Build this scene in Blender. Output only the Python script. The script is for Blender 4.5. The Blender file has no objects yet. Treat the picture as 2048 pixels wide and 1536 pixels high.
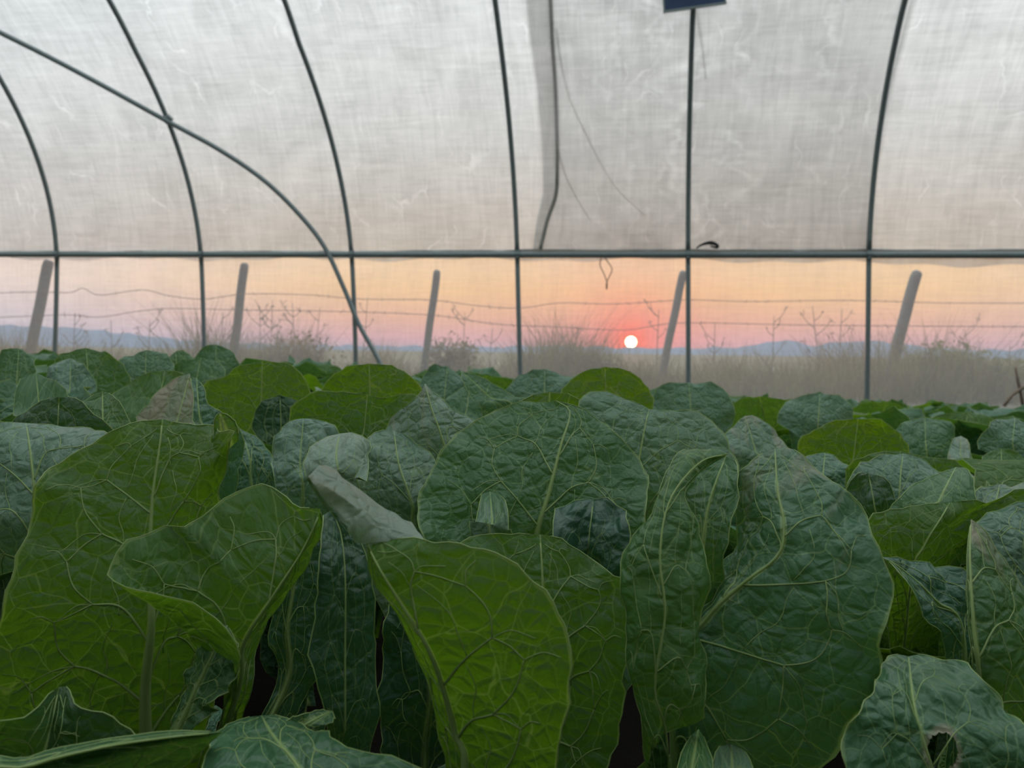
import bpy, math, random
import numpy as np
from mathutils import Vector, Matrix

SC = bpy.context.scene
COL = SC.collection
random.seed(7)
rng = np.random.default_rng(11)

# ------------------------------------------------------------------ camera
F, PITCH, ROLL, H = 1600.0, -0.0399, 0.013, 0.60
_cp, _sp, _cr, _sr = math.cos(PITCH), math.sin(PITCH), math.cos(ROLL), math.sin(ROLL)
FW = np.array([0, _cp, _sp]); _r = np.array([1.0, 0, 0]); _u = np.array([0, -_sp, _cp])
RT = _r*_cr + _u*_sr; UP = -_r*_sr + _u*_cr
CAM = np.array([0, 0, H])

def ray(px, py):
    return FW + RT*((px-1024)/F) - UP*((py-768)/F)
def at(px, py, d):
    return CAM + ray(px, py)*d

cd = bpy.data.cameras.new('camera'); cam = bpy.data.objects.new('camera', cd); COL.objects.link(cam)
cd.sensor_width = 36.0; cd.lens = F/2048*36.0; cd.clip_start = 0.02; cd.clip_end = 5000
M4 = Matrix([[RT[0], UP[0], -FW[0], 0], [RT[1], UP[1], -FW[1], 0], [RT[2], UP[2], -FW[2], H], [0, 0, 0, 1]])
cam.matrix_world = M4
cd.dof.use_dof = True; cd.dof.focus_distance = 0.60; cd.dof.aperture_fstop = cd.lens/2.3
SC.camera = cam
SC.view_settings.view_transform = 'Standard'; SC.view_settings.look = 'None'
SC.view_settings.exposure = 0.0; SC.view_settings.gamma = 1.0; SC.view_settings.use_curve_mapping = False
SC.cycles.use_denoising = True
SC.cycles.max_bounces = 10; SC.cycles.diffuse_bounces = 5; SC.cycles.transmission_bounces = 8
SC.cycles.transparent_max_bounces = 16; SC.cycles.caustics_reflective = False; SC.cycles.caustics_refractive = False

# ------------------------------------------------------------------ node helper
class NT:
    def __init__(s, tree):
        s.t = tree; s.n = tree.nodes; s.l = tree.links
    def new(s, typ, **kw):
        n = s.n.new(typ)
        for k, v in kw.items(): setattr(n, k, v)
        return n
    def put(s, sock, v):
        if isinstance(v, bpy.types.NodeSocket): s.l.new(v, sock)
        elif v is not None:
            if sock.type == 'RGBA' and len(v) == 3: v = (*v, 1)
            sock.default_value = v
    def m(s, op, a, b=None, c=None, clamp=False):
        n = s.new('ShaderNodeMath', operation=op, use_clamp=clamp)
        s.put(n.inputs[0], a); s.put(n.inputs[1], b); s.put(n.inputs[2], c)
        return n.outputs[0]
    def mr(s, v, a, b, c=0.0, d=1.0, smooth=False):
        n = s.new('ShaderNodeMapRange'); n.interpolation_type = 'SMOOTHSTEP' if smooth else 'LINEAR'
        for k, q in zip((0, 1, 2, 3, 4), (v, a, b, c, d)): s.put(n.inputs[k], q)
        return n.outputs[0]
    def mix(s, f, a, b, blend='MIX'):
        n = s.new('ShaderNodeMix', data_type='RGBA', blend_type=blend)
        s.put(n.inputs[0], f); s.put(n.inputs[6], a); s.put(n.inputs[7], b)
        return n.outputs[2]
    def vm(s, op, a, b=None):
        n = s.new('ShaderNodeVectorMath', operation=op)
        s.put(n.inputs[0], a)
        if b is not None: s.put(n.inputs[1], b)
        return n
    def xyz(s, v):
        n = s.new('ShaderNodeSeparateXYZ'); s.put(n.inputs[0], v); return n.outputs
    def comb(s, x, y, z=0.0):
        n = s.new('ShaderNodeCombineXYZ'); s.put(n.inputs[0], x); s.put(n.inputs[1], y); s.put(n.inputs[2], z)
        return n.outputs[0]
    def noise(s, vec, scale, detail=3, rough=0.5, dist=0.0):
        n = s.new('ShaderNodeTexNoise'); s.put(n.inputs['Vector'], vec); n.inputs['Scale'].default_value = scale
        n.inputs['Detail'].default_value = detail; n.inputs['Roughness'].default_value = rough
        n.inputs['Distortion'].default_value = dist
        return n
    def vor(s, vec, scale, feature='DISTANCE_TO_EDGE', rnd=1.0):
        n = s.new('ShaderNodeTexVoronoi', feature=feature); s.put(n.inputs['Vector'], vec)
        n.inputs['Scale'].default_value = scale; n.inputs['Randomness'].default_value = rnd
        return n.outputs[0]
    def ramp(s, f, stops, interp='LINEAR'):
        n = s.new('ShaderNodeValToRGB'); n.color_ramp.interpolation = interp
        e = n.color_ramp.elements
        while len(e) > 1: e.remove(e[0])
        e[0].position = stops[0][0]; e[0].color = (*stops[0][1], 1)
        for p, c in stops[1:]:
            q = e.new(p); q.color = (*c, 1)
        s.put(n.inputs[0], f); return n.outputs[0]
    def attr(s, name):
        n = s.new('ShaderNodeAttribute'); n.attribute_name = name; return n

def material(name):
    m = bpy.data.materials.new(name); m.use_nodes = True
    t = NT(m.node_tree); t.n.clear()
    out = t.new('ShaderNodeOutputMaterial')
    return m, t, out

# ------------------------------------------------------------------ sky and sun
SUN_DIR = ray(1262, 684); SUN_DIR = SUN_DIR/np.linalg.norm(SUN_DIR)
w = bpy.data.worlds.new('dusk_sky'); SC.world = w; w.use_nodes = True
t = NT(w.node_tree); t.n.clear()
wo = t.new('ShaderNodeOutputWorld'); bg = t.new('ShaderNodeBackground'); t.l.new(bg.outputs[0], wo.inputs[0])
tc = t.new('ShaderNodeTexCoord'); gen = tc.outputs['Generated']
x, y, z = t.xyz(gen)
el = t.m('MULTIPLY_ADD', z, 0.5, 0.5)
def e_(v): return v*0.5+0.5
sunside = t.ramp(el, [(0.0, (.30, .27, .25)), (e_(-.03), (.42, .37, .40)), (e_(0), (.50, .42, .50)), (e_(.016), (.74, .42, .45)),
                      (e_(.04), (.86, .48, .34)), (e_(.075), (.98, .62, .31)), (e_(.12), (1.0, .74, .48)), (e_(.25), (.76, .70, .63)), (e_(.6), (.95, 1.0, 1.03)), (1, (4.3, 4.85, 5.2))])
offside = t.ramp(el, [(0.0, (.30, .27, .25)), (e_(-.03), (.40, .38, .42)), (e_(0), (.52, .53, .66)), (e_(.03), (.70, .60, .64)),
                      (e_(.075), (.92, .75, .66)), (e_(.15), (.88, .77, .72)), (e_(.25), (.78, .79, .79)), (e_(.6), (1.0, 1.12, 1.20)), (1, (4.3, 4.85, 5.2))])
hz = np.array([SUN_DIR[0], SUN_DIR[1], 0]); hz /= np.linalg.norm(hz)
dh = t.vm('DOT_PRODUCT', t.vm('NORMALIZE', t.comb(x, y, 0.0)).outputs[0], tuple(hz)).outputs['Value']
k = t.mr(dh, 0.74, 0.985, smooth=True)
skyc = t.mix(k, offside, sunside)
anti = t.mr(t.vm('DOT_PRODUCT', gen, tuple(hz)).outputs['Value'], .55, -.6, 1.0, .24, True)   # the sky away from the sunset is dimmer
skyc = t.mix(1.0, skyc, t.comb(anti, anti, anti), 'MULTIPLY')
ds = t.vm('DOT_PRODUCT', gen, tuple(SUN_DIR)).outputs['Value']
ang = t.m('MULTIPLY', t.m('ARCCOSINE', t.m('MINIMUM', ds, 1.0)), 180/math.pi)
gl = t.m('POWER', math.e, t.m('MULTIPLY', ang, -1/2.1))
skyc = t.mix(t.m('MULTIPLY', gl, 1.3, clamp=True), skyc, (1.15, .14, .09))
gl2 = t.m('POWER', math.e, t.m('MULTIPLY', ang, -1/7.0))
skyc = t.mix(t.m('MULTIPLY', gl2, 0.25, clamp=True), skyc, (1.1, .36, .22))
skyc = t.mix(t.mr(ang, 0.44, 0.33, smooth=True), skyc, (9.0, 7.5, 4.5))
t.put(bg.inputs[0], skyc); bg.inputs[1].default_value = 1.0

sl = bpy.data.lights.new('sun', 'SUN'); so = bpy.data.objects.new('sun', sl); COL.objects.link(so)
sl.energy = 0.35; sl.color = (1.0, .42, .26); sl.angle = math.radians(1.0)
so.rotation_euler = Vector(SUN_DIR).to_track_quat('Z', 'Y').to_euler(); so.location = (6, 30, 6)

# ------------------------------------------------------------------ object helpers
def tag(o, label=None, cat=None, group=None, kind=None):
    for kk, v in (('label', label), ('category', cat), ('group', group), ('kind', kind)):
        if v: o[kk] = v
    return o
def empty(name, loc, label, cat, group=None):
    o = bpy.data.objects.new(name, None); COL.objects.link(o); o.location = loc
    o.empty_display_size = 0.05
    return tag(o, label, cat, group)
def link(name, me, parent=None, mat=None):
    if mat and not me.materials: me.materials.append(mat)
    o = bpy.data.objects.new(name, me); COL.objects.link(o)
    if parent:
        o.parent = parent; o.matrix_parent_inverse = Matrix.Translation(parent.location).inverted() if parent.parent is None else Matrix()
    return o
def pydata(name, V, Fc, smooth=True):
    me = bpy.data.meshes.new(name)
    me.from_pydata([tuple(map(float, v)) for v in V], [], Fc); me.update()
    if smooth: me.polygons.foreach_set('use_smooth', [True]*len(me.polygons))
    return me
def catmull(P, n, per=10):
    P = np.asarray(P, float)
    if len(P) == 2: D = np.linspace(P[0], P[1], 20)
    else:
        A = np.vstack([2*P[0]-P[1], P, 2*P[-1]-P[-2]]); out = []
        for i in range(1, len(A)-2):
            p0, p1, p2, p3 = A[i-1], A[i], A[i+1], A[i+2]
            tt = np.linspace(0, 1, per, endpoint=False)[:, None]
            out.append(.5*((2*p1)+(-p0+p2)*tt+(2*p0-5*p1+4*p2-p3)*tt**2+(-p0+3*p1-3*p2+p3)*tt**3))
        D = np.vstack(out+[P[-1:]])
    s = np.r_[0, np.cumsum(np.linalg.norm(np.diff(D, axis=0), axis=1))]
    q = np.linspace(0, s[-1], n)
    return np.stack([np.interp(q, s, D[:, k]) for k in range(D.shape[1])], -1)
def tube(path, rad, k=8, cap=True, V=None, Fc=None, flat=1.0):
    """append a tube along path to V, Fc"""
    if V is None: V, Fc = [], []
    P = np.asarray(path, float); n = len(P); o = len(V)
    T = np.gradient(P, axis=0); T /= np.linalg.norm(T, axis=1)[:, None]+1e-12
    ref = np.array([0, 0, 1.0]) if abs(T[0, 2]) < .9 else np.array([0, 1.0, 0])
    nrm = np.cross(T[0], ref); nrm /= np.linalg.norm(nrm)
    R = np.broadcast_to(rad, (n,)) if np.ndim(rad) < 2 else rad
    for i in range(n):
        nrm = nrm-T[i]*(nrm@T[i]); nrm /= np.linalg.norm(nrm)+1e-12
        b = np.cross(T[i], nrm)
        for j in range(k):
            a = 2*math.pi*j/k
            V.append(P[i]+R[i]*(math.cos(a)*nrm+flat*math.sin(a)*b))
    for i in range(n-1):
        for j in range(k):
            Fc.append((o+i*k+j, o+i*k+(j+1) % k, o+(i+1)*k+(j+1) % k, o+(i+1)*k+j))
    if cap:
        Fc.append(tuple(o+j for j in range(k))[::-1]); Fc.append(tuple(o+(n-1)*k+j for j in range(k)))
    return V, Fc
def box(c, ax, half, V=None, Fc=None):
    if V is None: V, Fc = [], []
    o = len(V); c = np.asarray(c, float)
    for sx in (-1, 1):
        for sy in (-1, 1):
            for sz in (-1, 1):
                V.append(c+sx*half[0]*ax[0]+sy*half[1]*ax[1]+sz*half[2]*ax[2])
    for f in ((0, 1, 3, 2), (4, 6, 7, 5), (0, 4, 5, 1), (2, 3, 7, 6), (0, 2, 6, 4), (1, 5, 7, 3)):
        Fc.append(tuple(o+i for i in f))
    return V, Fc

# ------------------------------------------------------------------ materials
def simple(name, col, rough=.6, metal=0.0, nscale=40, namp=.25, bump=0.0):
    m, t, out = material(name)
    b = t.new('ShaderNodeBsdfPrincipled'); t.l.new(b.outputs[0], out.inputs[0])
    tc = t.new('ShaderNodeTexCoord')
    n = t.noise(tc.outputs['Object'], nscale, 4)
    c2 = tuple(min(1, c*(1+namp)) for c in col); c1 = tuple(c*(1-namp) for c in col)
    t.put(b.inputs['Base Color'], t.mix(n.outputs[0], c1, c2))
    b.inputs['Roughness'].default_value = rough; b.inputs['Metallic'].default_value = metal
    if bump:
        bp = t.new('ShaderNodeBump'); bp.inputs['Strength'].default_value = bump; bp.inputs['Distance'].default_value = .004
        t.put(bp.inputs['Height'], n.outputs[0]); t.put(b.inputs['Normal'], bp.outputs[0])
    return m

def leaf_material():
    m, t, out = material('romaine_leaf')
    uv = t.new('ShaderNodeUVMap'); uv.uv_map = 'metric'
    u, v, _ = t.xyz(uv.outputs[0])
    au = t.attr('ribd').outputs['Fac']
    r = t.attr('edge').outputs['Fac']; tone = t.attr('tone').outputs['Fac']; dry = t.attr('dry').outputs['Fac']; seed = t.attr('seed').outputs['Fac']
    al = t.attr('along').outputs['Fac']
    base = t.comb(u, v, seed)
    nz = t.noise(base, 28, 2); off = t.vm('SCALE', t.vm('SUBTRACT', nz.outputs['Color'], (.5, .5, .5)).outputs[0]); off.inputs[3].default_value = .014
    warp = t.vm('ADD', base, off.outputs[0]).outputs[0]
    w1 = t.vm('MULTIPLY', warp, (1.0, 1.1, 1.0)).outputs[0]
    e1 = t.vor(w1, 36.0); e2 = t.vor(w1, 92.0); e3 = t.vor(w1, 240.0)
    wid = t.mr(r, 0.0, 1.0, .021, .012)
    l1 = t.mr(t.m('DIVIDE', e1, wid), .35, 1.0, 1, 0, True)
    l2 = t.mr(e2, .012, .045, 1, 0, True)
    l3 = t.mr(e3, .02, .08, 1, 0, True)
    fade = t.mr(t.noise(base, 30, 1).outputs[0], .35, .6, 0.15, .8)
    rib = t.mr(t.m('DIVIDE', au, t.mr(al, 0.0, 1.0, .0060, .0006)), .7, 1.1, 1, 0, True)
    rim = t.mr(r, .975, .992, 0, 1, True)
    vein = t.m('MAXIMUM', t.m('MULTIPLY', l1, .52), t.m('MULTIPLY', l2, t.m('MULTIPLY', fade, .34)))
    vein = t.m('MAXIMUM', vein, t.m('MULTIPLY', l3, .06))
    vein = t.m('MAXIMUM', t.m('MAXIMUM', vein, rib), t.m('MULTIPLY', rim, .8))
    big = t.noise(base, 14, 3).outputs[0]
    g0 = t.mix(tone, (.105, .255, .160), (.115, .262, .032))
    g0 = t.mix(t.m('MULTIPLY', t.mr(big, .3, .7), .5), g0, t.mix(tone, (.070, .185, .104), (.078, .196, .020)))
    stain = t.m('MULTIPLY', t.m('MULTIPLY', t.m('SUBTRACT', t.m('ADD', dry, t.noise(t.vm('MULTIPLY', base, (1, .22, 1)).outputs[0], 70, 5).outputs[0]), .88), 3.2, clamp=True), .85)
    col = t.mix(vein, g0, t.mix(tone, (.30, .48, .24), (.36, .52, .14)))
    pale = t.attr('pale').outputs['Fac']; deep = t.m('MULTIPLY', pale, -1.0, clamp=True); pale = t.m('MAXIMUM', pale, 0.0)  # negative pale: own dark green plus shade painted into low inner leaves
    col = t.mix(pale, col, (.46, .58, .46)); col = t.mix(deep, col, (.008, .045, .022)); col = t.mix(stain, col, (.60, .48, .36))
    tr0 = t.mix(tone, (.068, .19, .030), (.16, .32, .003))
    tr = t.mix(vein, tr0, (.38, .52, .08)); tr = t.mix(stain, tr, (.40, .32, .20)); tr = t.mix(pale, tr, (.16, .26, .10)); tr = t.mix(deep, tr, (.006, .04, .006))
    bul = t.mr(e1, 0, .36, 0, 1, True); bul2 = t.mr(e2, 0, .28, 0, 1, True)
    hgt = t.m('ADD', t.m('MULTIPLY', bul, 1.0), t.m('MULTIPLY', bul2, .55))
    hgt = t.m('ADD', hgt, t.m('MULTIPLY', t.mr(e3, 0, .25), .10))
    hgt = t.m('ADD', hgt, t.m('MULTIPLY', t.noise(base, 80, 2).outputs[0], .15))
    hgt = t.m('MULTIPLY', hgt, t.mr(r, .85, 1.0, 1, .45))
    bp = t.new('ShaderNodeBump'); bp.inputs['Strength'].default_value = .75; bp.inputs['Distance'].default_value = .0026
    t.put(bp.inputs['Height'], hgt)
    b = t.new('ShaderNodeBsdfPrincipled')
    t.put(b.inputs['Base Color'], col); t.put(b.inputs['Normal'], bp.outputs[0])
    t.put(b.inputs['Roughness'], t.m('ADD', t.mr(tone, 0, 1, .28, .38), t.m('MULTIPLY', stain, .25)))
    b.inputs['Specular IOR Level'].default_value = .5
    tl = t.new('ShaderNodeBsdfTranslucent'); t.put(tl.inputs['Color'], tr); t.put(tl.inputs['Normal'], bp.outputs[0])
    mx = t.new('ShaderNodeMixShader'); t.put(mx.inputs[0], t.mr(tone, 0, 1, .30, .55))
    t.l.new(b.outputs[0], mx.inputs[1]); t.l.new(tl.outputs[0], mx.inputs[2]); t.l.new(mx.outputs[0], out.inputs[0])
    return m

def rib_material():
    m, t, out = material('pale_midrib')
    tc = t.new('ShaderNodeTexCoord')
    n = t.noise(tc.outputs['Object'], 120, 3)
    b = t.new('ShaderNodeBsdfPrincipled')
    c = t.mix(n.outputs[0], (.40, .56, .18), (.52, .66, .28))
    t.put(b.inputs['Base Color'], c); b.inputs['Roughness'].default_value = .4
    tl = t.new('ShaderNodeBsdfTranslucent'); t.put(tl.inputs[0], (.42, .58, .12)); mx = t.new('ShaderNodeMixShader'); mx.inputs[0].default_value = .35
    t.l.new(b.outputs[0], mx.inputs[1]); t.l.new(tl.outputs[0], mx.inputs[2]); t.l.new(mx.outputs[0], out.inputs[0])
    return m

def film_material(name, trans, transl, refl, warm, streak, lines=()):
    """weathered greenhouse plastic: part clear, part milky"""
    m, t, out = material(name)
    uv = t.new('ShaderNodeUVMap'); uv.uv_map = 'metric'
    p = uv.outputs[0]
    n1 = t.noise(t.vm('MULTIPLY', p, (9, .9, 1)).outputs[0], 1.6, 6, .62, 1.2).outputs[0]      # runs down the sheet
    n2 = t.noise(t.vm('MULTIPLY', p, (1.0, 16, 1)).outputs[0], 2.2, 5, .6, .6).outputs[0]      # across, the weave
    n3 = t.noise(p, 1.1, 5, .6, 1.0).outputs[0]
    mp = t.new('ShaderNodeMapping'); mp.inputs['Rotation'].default_value = (0, 0, .6); mp.inputs['Scale'].default_value = (1, 9, 1); t.put(mp.inputs[0], p)
    n4 = t.noise(mp.outputs[0], 1.9, 4, .6, .8).outputs[0]
    dirt = t.m('ADD', t.m('ADD', t.m('MULTIPLY', n1, .34), t.m('MULTIPLY', n2, .22)), t.m('ADD', t.m('MULTIPLY', n3, .38), t.m('MULTIPLY', n4, .24)))
    dm = t.mr(dirt, .44, .74, 0, 1)
    wp = t.vm('ADD', p, t.vm('MULTIPLY', t.noise(p, 3.0, 4).outputs['Color'], (.5, .5, 0)).outputs[0]).outputs[0]
    cr1 = t.mr(t.vor(t.vm('MULTIPLY', wp, (1.0, .45, 1)).outputs[0], 2.6), 0, .035, 1, 0, True)
    cr = t.m('MULTIPLY', cr1, t.mr(t.noise(p, 2.3, 3).outputs[0], .52, .66, 0, 1))
    sc = t.mr(t.noise(t.vm('MULTIPLY', p, (1, .5, 1)).outputs[0], 26, 5, .75, 2.5).outputs[0], .66, .76, 0, 1)
    lite = t.m('MULTIPLY', t.m('MAXIMUM', t.m('MULTIPLY', cr, .8), sc), streak, clamp=True)
    pu, pv, _ = t.xyz(wp)
    for c0, c1, wd, st in lines:
        dl = t.m('ABSOLUTE', t.m('SUBTRACT', t.m('SUBTRACT', pu, c0), t.m('MULTIPLY', pv, c1)))
        lite = t.m('MAXIMUM', lite, t.m('MULTIPLY', t.mr(dl, 0, wd, st, 0, True), t.mr(n1, .35, .6, .3, 1)))
    c = t.mix(dm, tuple(q*1.0 for q in warm), tuple(q*.60 for q in warm))
    c = t.mix(lite, c, (.97, .97, .95))
    tl = t.new('ShaderNodeBsdfTranslucent'); t.put(tl.inputs[0], c)
    df = t.new('ShaderNodeBsdfPrincipled'); t.put(df.inputs['Base Color'], c); df.inputs['Roughness'].default_value = .45
    tp = t.new('ShaderNodeBsdfTransparent')
    s = trans+transl+refl
    m1 = t.new('ShaderNodeMixShader'); m1.inputs[0].default_value = refl/(refl+transl)
    t.l.new(tl.outputs[0], m1.inputs[1]); t.l.new(df.outputs[0], m1.inputs[2])
    m2 = t.new('ShaderNodeMixShader')
    tf = t.m('MULTIPLY', t.mr(dm, 0, 1, 1.12, .88), trans/s)
    if lines: tf = t.m('ADD', tf, t.m('MULTIPLY', lite, .38), clamp=True)      # thinned along the creases
    t.put(m2.inputs[0], tf)
    t.l.new(m1.outputs[0], m2.inputs[1]); t.l.new(tp.outputs[0], m2.inputs[2]); t.l.new(m2.outputs[0], out.inputs[0])
    return m

def soil_material():
    m, t, out = material('dark_soil')
    tc = t.new('ShaderNodeTexCoord')
    n = t.noise(tc.outputs['Object'], 18, 8, .65); n2 = t.noise(tc.outputs['Object'], 2.0, 3)
    b = t.new('ShaderNodeBsdfPrincipled')
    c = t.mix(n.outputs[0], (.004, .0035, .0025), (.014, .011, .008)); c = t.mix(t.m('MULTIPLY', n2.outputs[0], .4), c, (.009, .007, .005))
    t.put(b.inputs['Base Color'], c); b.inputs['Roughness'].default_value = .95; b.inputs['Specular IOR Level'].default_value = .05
    bp = t.new('ShaderNodeBump'); bp.inputs['Strength'].default_value = .8; bp.inputs['Distance'].default_value = .02
    t.put(bp.inputs['Height'], n.outputs[0]); t.put(b.inputs['Normal'], bp.outputs[0])
    t.l.new(b.outputs[0], out.inputs[0]); return m

def dry_material(name, a, c, tr):
    m, t, out = material(name)
    tc = t.new('ShaderNodeTexCoord')
    n = t.noise(tc.outputs['Object'], 3.0, 4)
    col = t.mix(t.mr(n.outputs[0], .3, .7), a, c)
    b = t.new('ShaderNodeBsdfPrincipled'); t.put(b.inputs['Base Color'], col); b.inputs['Roughness'].default_value = .8
    tl = t.new('ShaderNodeBsdfTranslucent'); t.put(tl.inputs[0], col)
    mx = t.new('ShaderNodeMixShader'); mx.inputs[0].default_value = tr
    t.l.new(b.outputs[0], mx.inputs[1]); t.l.new(tl.outputs[0], mx.inputs[2]); t.l.new(mx.outputs[0], out.inputs[0]); return m

M_LEAF = leaf_material(); M_RIB = rib_material()
M_FILM = film_material('milky_plastic', .20, .68, .12, (.70, .705, .68), .5)
M_OVER = film_material('milky_plastic_second_layer', .34, .52, .14, (.84, .82, .79), .5, [(.75, -.05, .022, .8), (.90, -.03, .016, .6), (1.0, .03, .014, .5), (.58, .05, .016, .55), (.48, .0, .014, .6), (.84, -.10, .014, .6), (.66, .10, .012, .4)])
M_NET = film_material('clear_side_film', .74, .20, .06, (.95, .95, .95), .3)
M_STEEL = simple('galvanised_steel', (.23, .285, .285), .42, .25, 30, .22)
M_SOIL = soil_material()
M_OUT = dry_material('dry_field_ground', (.09, .075, .04), (.15, .125, .065), .0)
M_STRAW = dry_material('dry_grass', (.17, .13, .07), (.33, .26, .13), .35)
M_OLIVE = dry_material('olive_weed', (.20, .20, .07), (.33, .31, .12), .4)
M_TWIG = dry_material('dead_stalk', (.22, .17, .13), (.32, .25, .18), .0)
M_POST = simple('grey_concrete', (.20, .195, .18), .85, 0, 12, .2, .4)
M_WIRE = simple('rusty_wire', (.24, .18, .16), .7, .3)
M_HILL = simple('far_hill', (.15, .18, .235), .95, 0, .01, .10)  # blue-grey of distance haze put into the hill colour
M_BLUE = simple('blue_painted_board', (.02, .06, .15), .5, 0, 8, .15)
M_BLACK = simple('black_plastic', (.015, .017, .018), .5)
M_TWINE = simple('grey_twine', (.30, .22, .17), .9)
M_HEM = simple('folded_plastic_hem', (.40, .40, .36), .5, 0, 9, .15)
M_ROLL = simple('rolled_dirty_plastic', (.22, .20, .17), .6, 0, 9, .35, .6)

# ------------------------------------------------------------------ tunnel geometry, measured along and across the side wall
YAW, DW = -0.1617, 9.456
AX = np.array([math.cos(YAW), math.sin(YAW), 0]); NR = np.array([math.sin(YAW), -math.cos(YAW), 0])   # along wall, into the tunnel
O0 = np.array([0, DW, 0.0])
ZS, HA, HB = 0.9746+H, 4.8818, 3.7322
RAIL, RSL = 1.1477+H, -0.0072
SPAN = 11.4
def prof(z):       # inward distance of the hoop at height z, rising part
    q = max(0.0, (z-ZS)/HB); return HA*(1-math.sqrt(max(0, 1-min(1, q)**2)))
def arch(n):       # (inward, z) over the whole bow from rail to rail
    th0 = math.asin((RAIL-ZS)/HB); th = np.linspace(th0, math.pi/2, n)
    a = np.stack([HA*(1-np.cos(th)), ZS+HB*np.sin(th)], -1)
    b = a[::-1].copy(); b[:, 0] = SPAN-b[:, 0]
    return np.vstack([a, b])
def W(s, inn, z): return O0+AX*s+NR*inn+np.array([0, 0, 1.0])*z
def on_film(px, py, inset=0.0):
    """the point of the tunnel skin that lies on a line of sight: (s, z)"""
    rr = ray(px, py); q = None
    for k in np.linspace(2, 14, 3000):
        P = CAM+rr*k; D = P-O0; inn = D@NR
        if inn < prof(P[2])+inset: q = (D@AX, P[2]); break
    return q

def grid_mesh(name, fn, us, vs):
    V = [fn(a, b) for b in vs for a in us]; n = len(us)
    Fc = [(j*n+i, j*n+i+1, (j+1)*n+i+1, (j+1)*n+i) for j in range(len(vs)-1) for i in range(n-1)]
    me = pydata(name, V, Fc)
    uvl = me.uv_layers.new(name='metric')
    ln = np.r_[0, np.cumsum([np.linalg.norm(np.asarray(fn(us[len(us)//2], vs[k+1]))-np.asarray(fn(us[len(us)//2], vs[k]))) for k in range(len(vs)-1)])]
    lo = np.zeros(len(me.loops), int); me.loops.foreach_get('vertex_index', lo)
    uvl.data.foreach_set('uv', np.stack([np.asarray(us)[lo % n], ln[lo//n]], -1).astype(np.float32).ravel())
    return me

S0, S1 = -10.5, 9.0
AR = arch(34)
def sag(s, k):
    return .012*math.sin(s*3.1+k*.3)+.010*math.sin(s*7.3-k*.7)+.008*math.sin(s*15.1+k*.21)
def film_fn(s, k):
    i = int(k); p = AR[min(i, len(AR)-1)]
    q = AR[min(i+1, len(AR)-1)]-AR[max(i-1, 0)]; q = q/np.linalg.norm(q)
    o = 0.035+sag(s, k)*.6
    return W(s, p[0]-q[1]*o, p[1]+RSL*s*(1 if i < 34 else 0)+q[0]*o)
roof = link('ceiling', grid_mesh('ceiling', film_fn, np.linspace(S0, S1, 150), list(range(len(AR)))), None, M_FILM); tag(roof, kind='structure')
def net_fn(s, z): return W(s, -0.035+.012*math.sin(s*2.3+z*2)+.006*math.sin(s*9.1), z)
for nm, inn in (('wall_back', 0), ('wall_front', SPAN+.07)):
    o = link(nm, grid_mesh(nm, lambda s, z: net_fn(s, z)+NR*inn, np.linspace(S0, S1, 120), np.linspace(-.25, RAIL, 8)), None, M_NET); tag(o, kind='structure')
for nm, s in (('wall_left', S0), ('wall_right', S1)):
    zt = [(i, zz) for i, zz in AR]
    V = [W(s, a, b) for a, b in AR]+[W(s, a, -.25) for a, b in AR]; n = len(AR)
    me = pydata(nm, V, [(i, i+1, n+i+1, n+i) for i in range(n-1)]); me.uv_layers.new(name='metric')
    tag(link(nm, me, None, M_FILM), kind='structure')

# ground: beds rise towards the camera side and fall to the right
_q = [-.8, -.58, -.27, 0, .22, .42, .61, .8]; _a = [.000, .003, .010, .020, .036, .044, .050, .054]
def top_rel(x, d):
    """height of the crop canopy against the eye, at sideways x and distance d"""
    q = np.interp(x/max(d, .3), _q, _a)
    zt = -.022-q*min(d, 4.5)-.010*max(0, d-2.6)
    return max(zt, -.30)
def crop_h(d): return .34 if d < 3 else max(.26, .34-.02*(d-3))
def ground_z(x, y):
    d = max(y, .35); return H+top_rel(x, d)-crop_h(d)-.005
gx = np.r_[np.linspace(-12, -2.2, 18), np.linspace(-2, 2, 41), np.linspace(2.2, 12, 18)]; gy = np.r_[np.linspace(-3.2, .2, 8), np.linspace(.35, 4, 40), np.linspace(4.3, 9.0, 14)]
def gfn(x, y):
    return np.array([x, y, ground_z(x, y)+.008*math.sin(x*21+y*3)*math.sin(y*17)])
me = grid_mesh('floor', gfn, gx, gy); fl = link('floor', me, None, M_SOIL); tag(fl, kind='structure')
def ofn(a, b):
    return np.array([a, b, -.02+.04*math.sin(a*.7)*math.sin(b*.9) if b < 30 else -.02])
og = link('ground', grid_mesh('ground', ofn, np.r_[-900, -300, -100, np.linspace(-40, 40, 40), 100, 300, 900], np.r_[8.2, np.linspace(8.6, 24, 24), 40, 80, 200, 700, 1500]), None, M_OUT); tag(og, kind='structure')

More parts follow.
